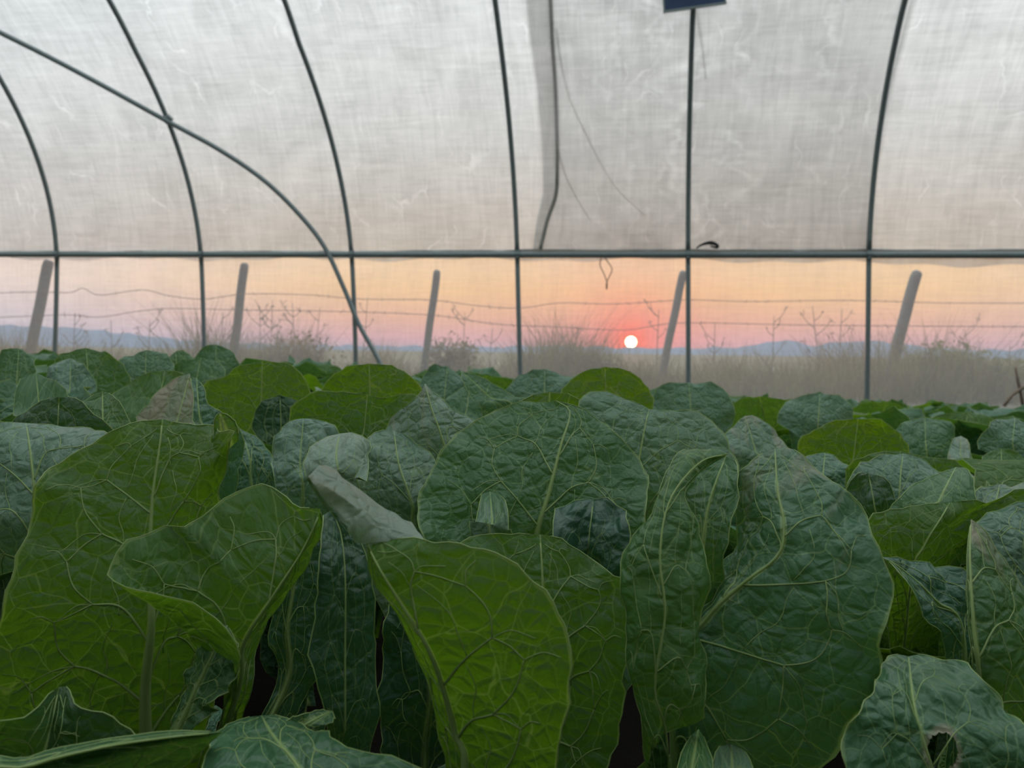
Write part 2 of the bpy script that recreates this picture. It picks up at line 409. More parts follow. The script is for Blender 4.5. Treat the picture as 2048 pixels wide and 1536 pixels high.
# far hills, each ridge real land a kilometre or more away
def ridge(name, pts, D, depth):
    P = catmull([(at(px, py, D)) for px, py in pts], 90)
    V = []; 
    for i, p in enumerate(P):
        h = p[2]+D*.0012*(math.sin(i*1.7)+.6*math.sin(i*3.9+1))
        V += [(p[0], p[1]-depth, -12), (p[0], p[1], h), (p[0]*1.15, p[1]+depth, -12)]
    Fc = []
    for i in range(len(P)-1):
        for k in (0, 1): Fc.append((i*3+k, i*3+3+k, i*3+4+k, i*3+k+1))
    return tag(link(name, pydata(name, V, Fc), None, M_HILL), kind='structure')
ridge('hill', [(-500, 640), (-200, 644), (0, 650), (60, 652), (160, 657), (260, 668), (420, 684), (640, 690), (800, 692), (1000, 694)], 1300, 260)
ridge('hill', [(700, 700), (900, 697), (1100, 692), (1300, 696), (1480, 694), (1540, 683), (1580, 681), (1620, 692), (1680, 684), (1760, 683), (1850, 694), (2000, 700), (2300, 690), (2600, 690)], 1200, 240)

# ------------------------------------------------------------------ hoops, rail, brace
HO = [(-6.0352, .048, -.0114), (-3.935, -.0198, -.0122), (-1.9395, -.0305, -.015), (.0869, -.043, .0042), (2.0322, -.0222, -.0014), (3.9633, -.0153, -.0011)]
HL = ['grey bowed roof pipe cut by the left edge of the view', 'grey bowed roof pipe crossed by the long slanting brace', 'grey bowed roof pipe beside the foot of the slanting brace',
      'grey roof pipe along the left margin of the folded plastic', 'nearly straight roof pipe carrying the blue board', 'grey roof pipe leaning right beside the second film edge']
def hoop_pt(i, inn, z):
    s, c, e = HO[i]; zr = min(z-H, 3.3); return W(s+c*zr+e*zr*zr, inn, z)
for i in range(6):
    path = [hoop_pt(i, 0, z) for z in np.linspace(-.15, RAIL, 14)]+[hoop_pt(i, a, b) for a, b in arch(40)]+[hoop_pt(i, SPAN, z) for z in np.linspace(RAIL, -.15, 6)]
    V, Fc = tube(path, .029, 10)
    ho = empty('hoop_pipe', hoop_pt(i, 0, -.15), HL[i], 'pipe', 'bowed tunnel pipes')
    link('pipe', pydata('hoop_pipe', V, Fc), ho, M_STEEL)
    zz = RAIL+RSL*HO[i][0]
    c = hoop_pt(i, .012, zz); V, Fc = tube([c-AX*.03, c+AX*.03], .043, 10)
    V, Fc = tube([c-np.array([0, 0, .045]), c+np.array([0, 0, .045])], .034, 10, True, V, Fc)
    link('clamp', pydata('clamp', V, Fc, False), ho, M_STEEL)
V, Fc = tube([W(s, -.002, RAIL+RSL*s-.004) for s in np.linspace(S0, S1, 60)], .037, 10)
rail = empty('side_rail', W(0, 0, RAIL), 'long level grey rail across all roof pipes with plastic rolled on it', 'rail')
link('pipe', pydata('side_rail', V, Fc), rail, M_STEEL)
def rollpath(s): return W(s, -.05, RAIL+RSL*s+.020+.002*math.sin(s*5)+.0015*math.sin(s*13))
V, Fc = tube([rollpath(s) for s in np.linspace(S0, S1, 200)], np.array([.030+.003*math.sin(s*3.7)+.002*math.sin(s*9.9) + .016*min(1, max(0, s+1.5)) for s in np.linspace(S0, S1, 200)]), 8)
link('rolled_film', pydata('rolled_film', V, Fc), rail, M_ROLL)
def hem_fn(s, k):
    drop = .055+.016*math.sin(s*2.9)+.012*math.sin(s*7.7+1)+(.05*min(1, max(0, (s-2.3)/2.5)))
    return W(s, -.065+.010*math.sin(s*11+k), RAIL+RSL*s-k*drop)
link('film_hem', grid_mesh('film_hem', hem_fn, np.linspace(S0, S1, 260), [0, .35, .7, 1.0]), rail, M_OVER)

BR = [(-7.6, 2.55, 4.42), (-6.7, 1.95, 3.98), (-5.853, 1.468, 3.599), (-5.611, 1.324, 3.481), (-5.18, 1.091, 3.27), (-4.722, .865, 3.03), (-4.079, .595, 2.675), (-3.49, .405, 2.356), (-2.995, .25, 2.013), (-2.602, .132, 1.622), (-2.307, .072, 1.237), (-2.056, .058, .725), (-1.876, .057, .315), (-1.639, .059, -.087), (-1.417, .059, -.535), (-1.30, .06, -.75)]
V, Fc = tube(catmull([W(s, i_+.01, z+H) for s, i_, z in BR], 90), .029, 10)
br = empty('brace_pipe', W(-1.3, .06, -.15), 'long slanting brace pipe curving down from upper left to the lettuces', 'pipe')
link('pipe', pydata('brace_pipe', V, Fc), br, M_STEEL)
c = W(-4.06, .57, 2.69+H); V, Fc = tube([c-AX*.035-np.array([0, 0, .03]), c+AX*.035+np.array([0, 0, .03])], .048, 10)
link('clamp', pydata('clamp', V, Fc, False), br, M_STEEL)

# second sheet of plastic laid over the skin between two folded edges
EL = [on_film(px, py) for px, py in ((1048, -60), (1052, 20), (1062, 100), (1073, 170), (1079, 250), (1084, 330), (1085, 385), (1072, 440), (1064, 497))]
ER = [on_film(px, py) for px, py in ((1850, -60), (1832, 0), (1808, 90), (1788, 170), (1772, 250), (1758, 330), (1748, 400), (1742, 450), (1738, 497))]
EF = [on_film(px, py) for px, py in ((1098, -60), (1101, 20), (1105, 100), (1110, 170), (1113, 250), (1114, 330), (1111, 390), (1094, 440), (1080, 497))]
def edge_at(E, z):
    zz = [e[1] for e in E][::-1]; return float(np.interp(z, zz, [e[0] for e in E][::-1]))
def skin(s, z, o, extra=0.0):
    a = prof(z)-prof(z-.01); q = np.array([a, .01]); q /= np.linalg.norm(q)
    return W(s, prof(z)-q[1]*o+extra, z+q[0]*o)
def sheet(Ea, Eb, off, fold):
    zs = np.linspace(RAIL+.01, EL[1][1]+.9, 46); us = np.linspace(0, 1, 70)
    def fn(uu, z):
        a, b = edge_at(Ea, z), edge_at(Eb, z); s = a+(b-a)*uu
        cr = 0
        for c0, c1, wd, am in fold:
            cc = c0+c1*(z-RAIL); cr += am*math.exp(-((s-cc)/wd)**2)
        return skin(s, z, off-cr)
    return grid_mesh('sheet', fn, us, zs)
fo = [(.55, .22, .05, .02), (1.05, -.18, .05, .016), (1.5, .30, .06, .018), (2.3, .08, .05, .018), (2.75, -.22, .06, .02), (3.2, .05, .05, .018), (3.4, -.1, .06, .012)]
ps = empty('plastic_sheet', W(2.0, 0, RAIL), 'darker second layer of plastic hung in creases behind the pipes above the sun', 'sheet')
link('film', sheet(EL, ER, .055, fo), ps, M_OVER)
link('folded_edge', sheet(EL, EF, .075, []), ps, M_OVER)
V, Fc = tube(catmull([skin(e[0], e[1], .05) for e in EF], 60), .022, 8, flat=.5)
link('hem_fold', pydata('hem_fold', V, Fc), ps, M_HEM)
V, Fc = tube(catmull([skin(e[0]-.02, e[1], .05) for e in ER], 60), .008, 6, flat=.6)
link('hem_fold', pydata('hem_fold', V, Fc), ps, M_OVER)

for pp, wd in ((((1112, 60), (1122, 130), (1140, 200), (1168, 262), (1200, 325), (1240, 385), (1290, 430)), .016), (((1116, 300), (1130, 350), (1152, 395), (1180, 440)), .014), (((1392, 20), (1404, 90), (1412, 160)), .02)):
    Q = catmull([(*on_film(px, py), 0) for px, py in pp], 40)
    V = [skin(q[0]+sg*wd*(1-.5*i/39), q[1], .03+.01*(sg == 0)) for i, q in enumerate(Q) for sg in (-1, 0, 1)]
    me = pydata('crease', V, [(i*3+k, i*3+k+1, i*3+k+4, i*3+k+3) for i in range(39) for k in (0, 1)]); me.uv_layers.new(name='metric')
    link('crease', me, ps, M_OVER)

# blue board on the fifth hoop
sz = on_film(1386, 0, .1); c = hoop_pt(4, prof(sz[1])+.07, sz[1]+.14)
ax2 = AX*math.cos(.09)+np.array([0, 0, 1])*math.sin(.09); az = -AX*math.sin(.09)+np.array([0, 0, 1])*math.cos(.09)
bd = empty('blue_board', c, 'dark blue rectangular board wired to a roof pipe at the top', 'board')
V, Fc = box(c-ax2*.01, (ax2, NR, az), (.29, .012, .20)); link('panel', pydata('panel', V, Fc, False), bd, M_BLUE)
V, Fc = [], []
for sgn in (-1, 1):
    box(c-ax2*.01+az*sgn*.20, (ax2, NR, az), (.30, .016, .008), V, Fc); box(c-ax2*.01+ax2*sgn*.29, (ax2, NR, az), (.008, .016, .20), V, Fc)
link('rim', pydata('rim', V, Fc, False), bd, M_STEEL)

# dark scrap lying on the rail, loose twine under it
c = at(1415, 490, 8.96)
P = [c+AX*a+np.array([0, 0, b]) for a, b in ((-.12, -.035), (-.07, .0), (0, .022), (.06, .02), (.11, -.008), (.10, -.03), (.03, -.012))]
V, Fc = tube(catmull(P, 40), np.r_[np.linspace(.008, .022, 20), np.linspace(.022, .008, 20)], 8)
tag(link('plastic_scrap', pydata('plastic_scrap', V, Fc), None, M_BLACK), 'small black curved scrap of plastic lying on the rail', 'scrap')
P = [at(px, py, 9.28) for px, py in ((1203, 514), (1200, 530), (1208, 548), (1214, 566), (1213, 580), (1213, 566), (1220, 550), (1224, 538), (1216, 524), (1208, 514))]
V, Fc = tube(catmull(P, 60), .006, 5)
tag(link('twine', pydata('twine', V, Fc), None, M_TWINE), 'loose loop of grey twine dangling under the rail above the sun', 'string')

# ------------------------------------------------------------------ outside: fence, weeds, grass
FD = 12.2
PO = [((98, 520), (58, 720), 21, 'pale leaning fence post cut by the first roof pipe on the left'), ((489, 526), (466, 720), 18, 'pale leaning fence post right of the second roof pipe'),
      ((875, 540), (850, 720), 15, 'grey leaning fence post with no pipe in front, mid view'), ((1367, 542), (1328, 730), 16, 'grey leaning fence post just right of the setting sun'),
      ((1832, 543), (1782, 740), 23, 'thick leaning fence post farthest right, top bent over')]
tops = []
for (a, b), (e, f_), wd, lab in PO:
    d = FD-.0*a; p1 = at(a, b, d); p0 = at(e, f_, d); dr = (p1-p0)/np.linalg.norm(p1-p0); p0 = p0-dr*((p0[2]+.25)/dr[2])
    L = np.linalg.norm(p1-p0); r = wd/F*d/2
    path = [p0+dr*L*k for k in np.linspace(0, .95, 12)]+[p0+dr*L*.985, p1]
    path = [p+.004*np.array([math.sin(i*1.3+a), 0, 0]) for i, p in enumerate(path)]
    if a > 1800: path = [p+np.array([.03*max(0, i-9)/4, 0, 0]) for i, p in enumerate(path)]
    V, Fc = tube(path, np.r_[np.full(12, r), r*.93, r*.6], 8)
    tag(link('fence_post', pydata('fence_post', V, Fc), None, M_POST), lab, 'post', 'fence posts outside')
WI = [([(-120, 590), (60, 584), (140, 585), (165, 576), (200, 590), (285, 580), (340, 592), (410, 598), (490, 588), (620, 590), (720, 598), (860, 600), (960, 612), (1040, 616), (1120, 606), (1230, 608), (1370, 600), (1500, 603), (1700, 601), (1900, 606), (2150, 606)], 'upper strand of fence wire sagging across the sunset'),
      ([(-120, 640), (60, 632), (140, 630), (200, 634), (280, 622), (350, 617), (480, 620), (640, 622), (860, 630), (990, 648), (1120, 654), (1250, 660), (1360, 646), (1600, 650), (1800, 652), (2150, 654)], 'lower strand of fence wire sagging behind the weeds')]
for pts, lab in WI:
    P = catmull([at(px, py, FD-.12) for px, py in pts], 320)
    wv = empty('fence_wire', tuple(P[0]), lab, 'wire')
    V, Fc = tube(P, .0055, 5); link('strand', pydata('strand', V, Fc), wv, M_WIRE)
    V, Fc = [], []
    for k in range(2, 318, 3):
        a = rng.normal(size=3)*.018; a[1] *= .3; tube([P[k]-a, P[k]+a], .0035, 4, True, V, Fc)
    link('barbs', pydata('barbs', V, Fc, False), wv, M_WIRE)['kind'] = 'stuff'

def blade_field(name, n, xr, yr, hr, wd, lean, zf=lambda x, y: -.03):
    V, Fc = [], []
    for _ in range(n):
        y = random.uniform(*yr); x = random.uniform(*xr)*y/11; z = zf(x, y)
        h = random.uniform(*hr)*(.62+.55*max(0, math.sin(x*1.9)*math.sin(x*.57+1)+.3)+.25*math.sin(x*5.1+y)); a = random.uniform(0, 6.28); l = random.gauss(0, lean); l2 = l*1.9+random.gauss(0, .1)
        c, s_ = math.cos(a)*wd, math.sin(a)*wd; o = len(V)
        V += [(x-c, y-s_, z), (x+c, y+s_, z), (x+c*.7+l*h*.5, y+s_*.7, z+h*.55), (x-c*.7+l*h*.5, y-s_*.7, z+h*.55), (x+l2*h*.7, y, z+h)]
        Fc += [(o, o+1, o+2, o+3), (o+3, o+2, o+4)]
    return pydata(name, V, Fc, False)
for nm, n, yr, hr, wd, mt, lab in (('dry_grass', 17000, (10.4, 15), (.42, 1.0), .006, M_STRAW, 'dense dry straw coloured grass outside the side wall'),
                                 ('green_weeds', 5000, (10.6, 14), (.25, .70), .008, M_OLIVE, 'olive weeds growing among the dry grass outside')):
    tag(link(nm, blade_field(nm, n, (-9.2, 9.2), yr, hr, wd, .28), None, mt), lab, 'grass', None, 'stuff')

def bush(name, px, py, d, rx, rz, n, mat, lab, cat='bush', size=.022):
    c = at(px, py, d); z0 = -.05
    root = empty(name, (c[0], c[1], z0), lab, cat)
    V, Fc = [], []; SV, SF = [], []
    top = c[2]
    for k in range(9):
        a = random.uniform(-1, 1)*rx*.8; P = catmull([(c[0]+a*.15, c[1], z0), (c[0]+a*.6, c[1]+random.uniform(-.1, .1), z0+(top-z0)*.5), (c[0]+a, c[1]+random.uniform(-.2, .2), z0+(top-z0)*random.uniform(.7, 1.05))], 8)
        tube(P, np.linspace(.010, .003, 8), 5, True, SV, SF)
    for k in range(n):
        v = rng.normal(size=3); v /= np.linalg.norm(v); rr = random.random()**.5*random.uniform(.75, 1.25)
        p = np.array([c[0]+v[0]*rx*rr, c[1]+v[1]*rx*.6*rr, top-rz*.95+v[2]*rz*rr])
        if p[2] < z0: continue
        a = rng.normal(size=3)*size; b = rng.normal(size=3)*size*.45; o = len(V)
        V += [p-a, p+b, p+a, p-b]; Fc.append((o, o+1, o+2, o+3))
    st = link('stems', pydata('stems', SV, SF), root, M_TWIG); st['kind'] = 'stuff'
    fo_ = link('foliage', pydata('foliage', V, Fc, False), root, mat); fo_['kind'] = 'stuff'
bush('weed_bush', 1895, 690, 11.8, .75, .34, 2600, M_OLIVE, 'rounded olive weed bush right of the thick fence post')
bush('weed_bush', 2020, 715, 11.6, .55, .30, 1500, M_OLIVE, 'low olive weed bush at the far right edge')
bush('weed_bush', 905, 672, 11.5, .42, .36, 1400, M_STRAW, 'brown weed bush hiding the foot of the middle post')
bush('weed_bush', 600, 668, 11.5, .62, .36, 1300, M_STRAW, 'brown weed bush left of the slanting brace foot')
bush('weed_bush', 1180, 700, 11.4, .5, .25, 1300, M_STRAW, 'low brown weed bush under the setting sun')

def stalk(px, py, d, lab, lean=0.0, br=6, size=1.0):
    tp = at(px, py, d); z0 = -.05; b = np.array([tp[0]-lean, d*1.0, z0]); b[1] = tp[1]
    P = catmull([b, (b*.5+tp*.5)+np.array([lean*.12+random.uniform(-.02, .02), 0, 0]), tp], 14)
    root = empty('dry_weed', tuple(b), lab, 'weed', 'tall dry weeds outside')
    V, Fc = tube(P, np.linspace(.009, .004, 14), 5); link('stem', pydata('stem', V, Fc), root, M_TWIG)
    V, Fc = [], []
    for k in range(br):
        i = random.randint(5, 12); sd = random.choice((-1, 1)); l = random.uniform(.12, .3)*size
        q = P[i]+np.array([sd*l*.7, random.uniform(-.08, .08), l*.85])
        tube(catmull([P[i], (P[i]+q)/2+np.array([sd*.02, 0, -.01]), q], 7), np.linspace(.0055, .003, 7), 4, True, V, Fc)
        for j in range(3):
            e = q+rng.normal(size=3)*.03; tube([q-(q-P[i])*.1*j, e], .004, 4, True, V, Fc)
    link('twigs', pydata('twigs', V, Fc, False), root, M_TWIG)['kind'] = 'stuff'
WD = [(150, 625, .1), (222, 640, .0), (300, 640, .02), (445, 625, -.05), (520, 612, .05), (545, 600, .1), (585, 605, -.06), (640, 615, .12), (735, 595, .16), (930, 625, .02), (985, 655, .05), (1145, 650, .08), (1318, 620, .0), (1430, 645, .06), (1548, 632, .03), (1625, 612, -.2), (1684, 618, .0), (1930, 660, -.25), (2020, 690, .05)]
WLAB = ['leaning left of the second post', 'thin, left of the second pipe', 'short, near the second pipe', 'between second pipe and second post', 'bushy topped, right of second post', 'tallest of the clump right of second post', 'forked, before the brown bush', 'arching beside the slanting brace', 'bent over behind the third pipe', 'behind the middle post', 'small, right of the middle post', 'short, left of the sun', 'upright, right of the sun', 'short, right of the fifth pipe', 'upright, between fifth and sixth pipes', 'slanting left, tallest left of sixth pipe', 'straight, beside the sixth pipe', 'slanting left over the olive bush', 'low, at the far right']
for (px, py, ln), lb in zip(WD, WLAB): stalk(px, py, random.uniform(10.7, 11.9), 'tall dead weed stalk '+lb, ln)

# broken stake inside at the right edge
sk = empty('wooden_stake', tuple(at(2046, 800, 6.5)), 'thin dark wooden stake leaning at the right edge beyond the lettuces', 'stake')
V, Fc = tube([at(2050, 830, 6.5), at(2042, 790, 6.5), at(2036, 762, 6.5), at(2031, 735, 6.5)], np.array([.014, .014, .013, .010]), 6); link('upright', pydata('upright', V, Fc), sk, M_TWIG)
V, Fc = tube([at(2008, 812, 6.45), at(2024, 790, 6.45), at(2044, 776, 6.5), at(2070, 768, 6.5)], np.array([.012, .012, .016, .02]), 6); link('cross_stick', pydata('cross_stick', V, Fc), sk, M_TWIG)

# ------------------------------------------------------------------ lettuces
def leaf_mesh(name, mid, L, R, n=30, nr=9, cup=0.0, ruf=.004, tone=.3, dry=0.0, seed=0.0, along0=0.0, crisp=.0012, flap=None, hole=None, pale=0.0, veins=None):
    """one leaf: a sheet lofted from the midrib to both margins; all three run base to tip"""
    tip = np.asarray(mid[-1]); L = np.vstack([L, tip]); R = np.vstack([R, tip])
    M = catmull(mid, n); EL_, ER_ = catmull(L, n), catmull(R, n)
    V, Fc, ED, AL, DR, UVv, PL, RD = [], [], [], [], [], [], [], []
    vein_out = None
    rg = np.random.default_rng(int(seed*977)+5)
    def patch(M, EL_, ER_, dr, a0, cup, vshift, pl):
        o = len(V); n = len(M)
        T = np.gradient(M, axis=0); T /= np.linalg.norm(T, axis=1)[:, None]+1e-9
        sl = np.r_[0, np.cumsum(np.linalg.norm(np.diff(M, axis=0), axis=1))]
        rr = np.linspace(0, 1, nr+1)[1:]
        ph = rg.uniform(0, 6.28, 8)
        e2 = M[-1]-M[n//3]; e2 = e2/(np.linalg.norm(e2)+1e-9); e1 = (ER_-EL_)[n//3:].mean(0); e1 = e1-e2*(e1@e2); e1 /= np.linalg.norm(e1)+1e-9
        cols = []
        for side, E_ in ((-1, EL_), (1, ER_)):
            D = E_-M; wid = np.linalg.norm(D, axis=1)
            N = np.cross(D, T) if side > 0 else np.cross(T, D)
            N /= np.linalg.norm(N, axis=1)[:, None]+1e-9
            for _ in range(3): N[1:-1] = (N[:-2]+N[1:-1]*2+N[2:])/4
            N /= np.linalg.norm(N, axis=1)[:, None]+1e-9
            ss = np.linspace(0, 1, n)
            fade = np.clip(ss*5, 0, 1)*np.clip(wid/.03, 0, 1)
            wob = np.sin(ss*19+ph[0]+side)+.7*np.sin(ss*37+ph[1]*side)+.45*np.sin(ss*71+ph[2])
            cren = (np.sin(ss*83+ph[3])+np.sin(ss*127+ph[4])+np.sin(ss*47+ph[6]))*.0007*fade
            for r in rr:
                P = M+D*(r*(1+cren*(r > .99)/np.maximum(wid, .01)))[:, None]
                q = cup*4*r*(1-r)*wid + ruf*r**2.4*wob*fade
                uu, sv = (P-M[n//3])@e1, (P-M[n//3])@e2
                a1, a2, a3 = uu*.8+sv*.6, sv*.8-uu*.6, uu+sv*.3
                q = q+crisp*.55*(1.3*np.sin(uu*190+ph[4])*np.sin(sv*170+ph[5])+1.1*np.sin(a1*260+ph[6])*np.sin(a2*240+ph[7])+.5*np.sin(a3*430+ph[3])*np.sin((sv-uu*.4)*390+ph[2]))*fade
                cols.append((side*r, P+N*q[:, None], uu, r, sv, r*wid))
        cols.append((0, M, (M-M[n//3])@e1, 0.0, (M-M[n//3])@e2, np.zeros(n))); cols.sort(key=lambda c: c[0]); k = len(cols)
        for i in range(n):
            for c in cols:
                V.append(c[1][i]); ED.append(c[3]); AL.append(a0+(1-a0)*i/(n-1)); UVv.append((c[2][i], c[4][i]+vshift)); RD.append(c[5][i])
                DR.append(dr[0]+(dr[1]-dr[0])*(i/(n-1))**1.5); PL.append(pl)
        for i in range(n-1):
            for j in range(k-1): Fc.append((o+i*k+j, o+i*k+j+1, o+(i+1)*k+j+1, o+(i+1)*k+j))
    dd = dry if isinstance(dry, tuple) else (0.0, dry)
    patch(M, EL_, ER_, dd, along0, cup, 0.0, pale)
    if veins: vein_out = make_veins(np.asarray(V).reshape(n, -1, 3), rg, *veins)
    if flap:
        fm, fl_, fr = [np.asarray(q) for q in flap[:3]]
        patch(catmull(fm, 20), catmull(np.vstack([fl_, fm[-1]]), 20), catmull(np.vstack([fr, fm[-1]]), 20), flap[3], .6, 0.03, .3, .95)
    if hole:
        cx, cy, ax_, ay_ = hole; A = np.asarray(V)-CAM
        dp = A@FW; px = 1024+F*(A@RT)/dp; py = 768-F*(A@UP)/dp
        e = np.sqrt(((px-cx)/ax_)**2+((py-cy)/ay_)**2)
        keep = [f for f in Fc if np.mean([e[i] for i in f]) > 1]
        for i in set(i for f in keep for i in f):
            if e[i] < 1.35 and e[i] > 1e-3:
                tgt = 1.02+.06*math.sin(i*2.1)
                if e[i] < 1.12:
                    V[i] = CAM+ray(cx+(px[i]-cx)*tgt/e[i], cy+(py[i]-cy)*tgt/e[i])*dp[i]
            if e[i] < 2.2: DR[i] = max(DR[i], min(.55, (2.2-e[i])*.55))
        Fc = keep
    me = pydata(name, V, Fc)
    lo = np.zeros(len(me.loops), int); me.loops.foreach_get('vertex_index', lo)
    uvl = me.uv_layers.new(name='metric'); uvl.data.foreach_set('uv', np.asarray(UVv, np.float32)[lo].ravel())
    for nm, arr in (('edge', ED), ('along', AL), ('dry', DR), ('tone', [tone]*len(V)), ('pale', PL), ('ribd', RD), ('seed', [seed]*len(V))):
        a = me.attributes.new(nm, 'FLOAT', 'POINT'); a.data.foreach_set('value', np.asarray(arr, np.float32))
    me.materials.append(M_LEAF)
    return me, M, vein_out
def make_veins(G, rg, count, rad, s0):
    """raised side veins: they leave the midrib, fork, and join the next one in loops"""
    n, k, _ = G.shape; nr = (k-1)//2; VV, FF = [], []
    def S(side, r, s):
        i = min(max(s, 0), .999)*(n-1); j = nr+side*min(max(r, 0), .985)*nr; i0, j0 = int(i), min(int(math.floor(j)), k-2); a, b = i-i0, j-j0
        return (G[i0, j0]*(1-a)+G[i0+1, j0]*a)*(1-b)+(G[i0, j0+1]*(1-a)+G[i0+1, j0+1]*a)*b
    def run(side, P, ra, rb):
        P = catmull(np.asarray(P, float), 16); tube([S(side, p[0], p[1]) for p in P], np.linspace(ra, rb, 16), 5, True, VV, FF)
    for side in (-1, 1):
        ss = [s0+(.93-s0)*((q+rg.uniform(-.15, .15)+(.25 if side > 0 else 0))/count)**1.0 for q in range(count)]
        ss = [min(max(q, .02), .9) for q in ss]; Fk = []
        for q in ss: Fk.append((rg.uniform(.36, .52), q+rg.uniform(.0, .05)))
        for i, q in enumerate(ss):
            f = Fk[i]; sc = 1-.55*i/count
            run(side, [(0, q-.03), (f[0]*.5, (q+f[1])/2+rg.uniform(-.015, .02)), f], rad*sc, rad*sc*.62)
            nx = Fk[i+1] if i+1 < count else (.3, .97)
            g = ((f[0]+nx[0])/2+rg.uniform(.14, .24), (f[1]+nx[1])/2+rg.uniform(.0, .02))
            run(side, [f, ((f[0]+g[0])/2+.03, (f[1]*.6+g[1]*.4)), g], rad*sc*.6, rad*sc*.42)
            run(side, [nx, (nx[0]+(g[0]-nx[0])*.55, nx[1]*.75+g[1]*.25-.012), g], rad*sc*.5, rad*sc*.42)
            e = (min(.93, g[0]+rg.uniform(.16, .26)), g[1]+rg.uniform(-.03, .04)); run(side, [g, ((g[0]+e[0])/2, (g[1]+e[1])/2+.008), e], rad*sc*.42, rad*.22)
            m = (f[0]+rg.uniform(.2, .3), f[1]-rg.uniform(.03, .06)); run(side, [f, ((f[0]+m[0])/2, (f[1]+m[1])/2+.012), m], rad*sc*.4, rad*.22)
            h = (f[0]*.55, (q+f[1])/2); b_ = (h[0]+.06, h[1]+.5*(nx[1]-f[1])); run(side, [h, (h[0]+.01, (h[1]+b_[1])/2), b_, (b_[0]*.9, b_[1]+.4*(nx[1]-f[1]))], rad*sc*.36, rad*.2)
        top = int(n*.985)
        tube(G[2:top, 0 if side < 0 else k-1], np.full(top-2, .00034), 4, True, VV, FF)      # the thickened pale margin
    return VV, FF
def rib_mesh(M, r0, r1, k=7, veins=None):
    V, Fc = tube(M[:-1], np.linspace(1, 0, len(M)-1)**1.4*(r0-r1)+r1, k, True)
    if veins: o = len(V); V = V+veins[0]; Fc = Fc+[tuple(i+o for i in f) for f in veins[1]]
    me = pydata('midrib', V, Fc); me.materials.append(M_RIB); return me

# ---- the plants near the eye: every leaf shaped after its own outline, set at its own distance
def pts(lst, d): return [at(p[0], p[1], d+(p[2] if len(p) > 2 else 0)*.01) for p in lst]
HEADS = {}
def head(key, px, d, label):
    b = at(px, 704, d); z = ground_z(b[0], b[1]); e = empty('romaine_lettuce', (b[0], b[1], z), label, 'lettuce', 'romaine lettuces'); HEADS[key] = (e, np.array([b[0], b[1], z])); return e
LN = [0]
def leaf(key, d, mid, L, R, rib=.0045, n=44, nr=13, base=True, flap=None, along0=0.0, vn=5, vr=None, v0=None, recl=.042, **kw):
    e, b = HEADS[key]; LN[0] += 1
    if flap or not base: recl = 0.0
    elif recl == 0: pass
    elif kw.get('tone', .3) >= .7: recl = .010      # these show their backlit underside
    elif kw.get('pale', 0) < 0: recl = .012
    if recl:      # the blade leans back more and more towards its tip
        ys = [p[1] for p in mid+L+R]; y0, y1 = max(ys), min(ys); rec = lambda q: [(p[0], p[1], (p[2] if len(p) > 2 else 0)+100*recl*((y0-p[1])/(y0-y1))**2.6) for p in q]
        mid, L, R = rec(mid), rec(L), rec(R)
    m, l, r = pts(mid, d), pts(L, d), pts(R, d)
    if base:
        sd = np.array(l[0])-np.array(r[0]); sd /= np.linalg.norm(sd)+1e-9
        j = np.array([math.sin(LN[0]*2.4)*.012, math.cos(LN[0]*2.4)*.012, .012]); q = b+j
        if q[2] > m[0][2]-.02: q[2] = m[0][2]-.03
        m = [q]+m; l = [q+sd*.010]+l; r = [q-sd*.010]+r
    if flap: flap = (pts(flap[0], d), pts(flap[1], d), pts(flap[2], d), flap[3])
    me, M, vv = leaf_mesh('leaf', m, l, r, n, nr, seed=LN[0]*.731, flap=flap, along0=along0, veins=(vn, vr or min(.0012, rib*.30), v0 if v0 is not None else (.34 if base else .1)), **kw)
    o = link('leaf', me, e)
    rb = link('midrib', rib_mesh(M, rib, .0005, 7, vv), o); rb.matrix_parent_inverse = Matrix()
    o.matrix_parent_inverse = Matrix.Translation(e.location).inverted()
    return o
def D0(lst, z=0): return [(p[0], p[1], z) if len(p) == 2 else p for p in lst]

head('A', 285, .52, 'large bright green lettuce at left, tall leaf with wavy top and pale forked veins')
head('T', 120, .38, 'dark blurred lettuce in the bottom left corner with one long pale leaf edge')
head('V', 620, .39, 'low blurred lettuce at the bottom left of centre with one rounded leaf')
head('B', 850, .43, 'front lettuce with drooping leaf folded over at its pale pointed tip')
head('C', 1070, .62, 'central lettuce with the broadest round leaf, its pale midrib upright')
head('E', 1400, .50, 'glossy lettuce right of centre with a big arched leaf and a curled leaf beside it')
head('F', 1880, .42, 'lettuce in the bottom right corner whose round leaf has an eaten hole')
head('G', 1985, .52, 'lettuce at the right edge with one upright narrow leaf with tan tip')
head('H', 1830, .70, 'lettuce with a wavy yellow green leaf edged white, behind the eaten leaf')
head('I', 1710, 1.06, 'lettuce with one translucent lime dome shaped leaf, right of centre')
head('J', 1515, .98, 'lettuce with a pointed grey green leaf behind the big arched glossy leaf')
head('K', 110, .66, 'lettuce at the left edge with arched dark leaves above a dull grey green one')
head('L', 350, .80, 'lettuce with a ragged pointed leaf dried tan at its tip')
head('N', 520, 1.08, 'lettuce with a wide lime leaf like a fan, behind the tan tipped leaf')
head('O', 730, 1.00, 'lettuce with two scalloped lime leaves one behind the other, left of centre')
head('P', 590, .80, 'blue grey lettuce with puckered round leaf left of the folded front leaf')
head('Q', 990, 1.15, 'lettuce with a dark leaf slanting like a blade behind the central one')
head('S', 1215, 1.28, 'lettuce directly beneath the sun with a broad olive leaf')

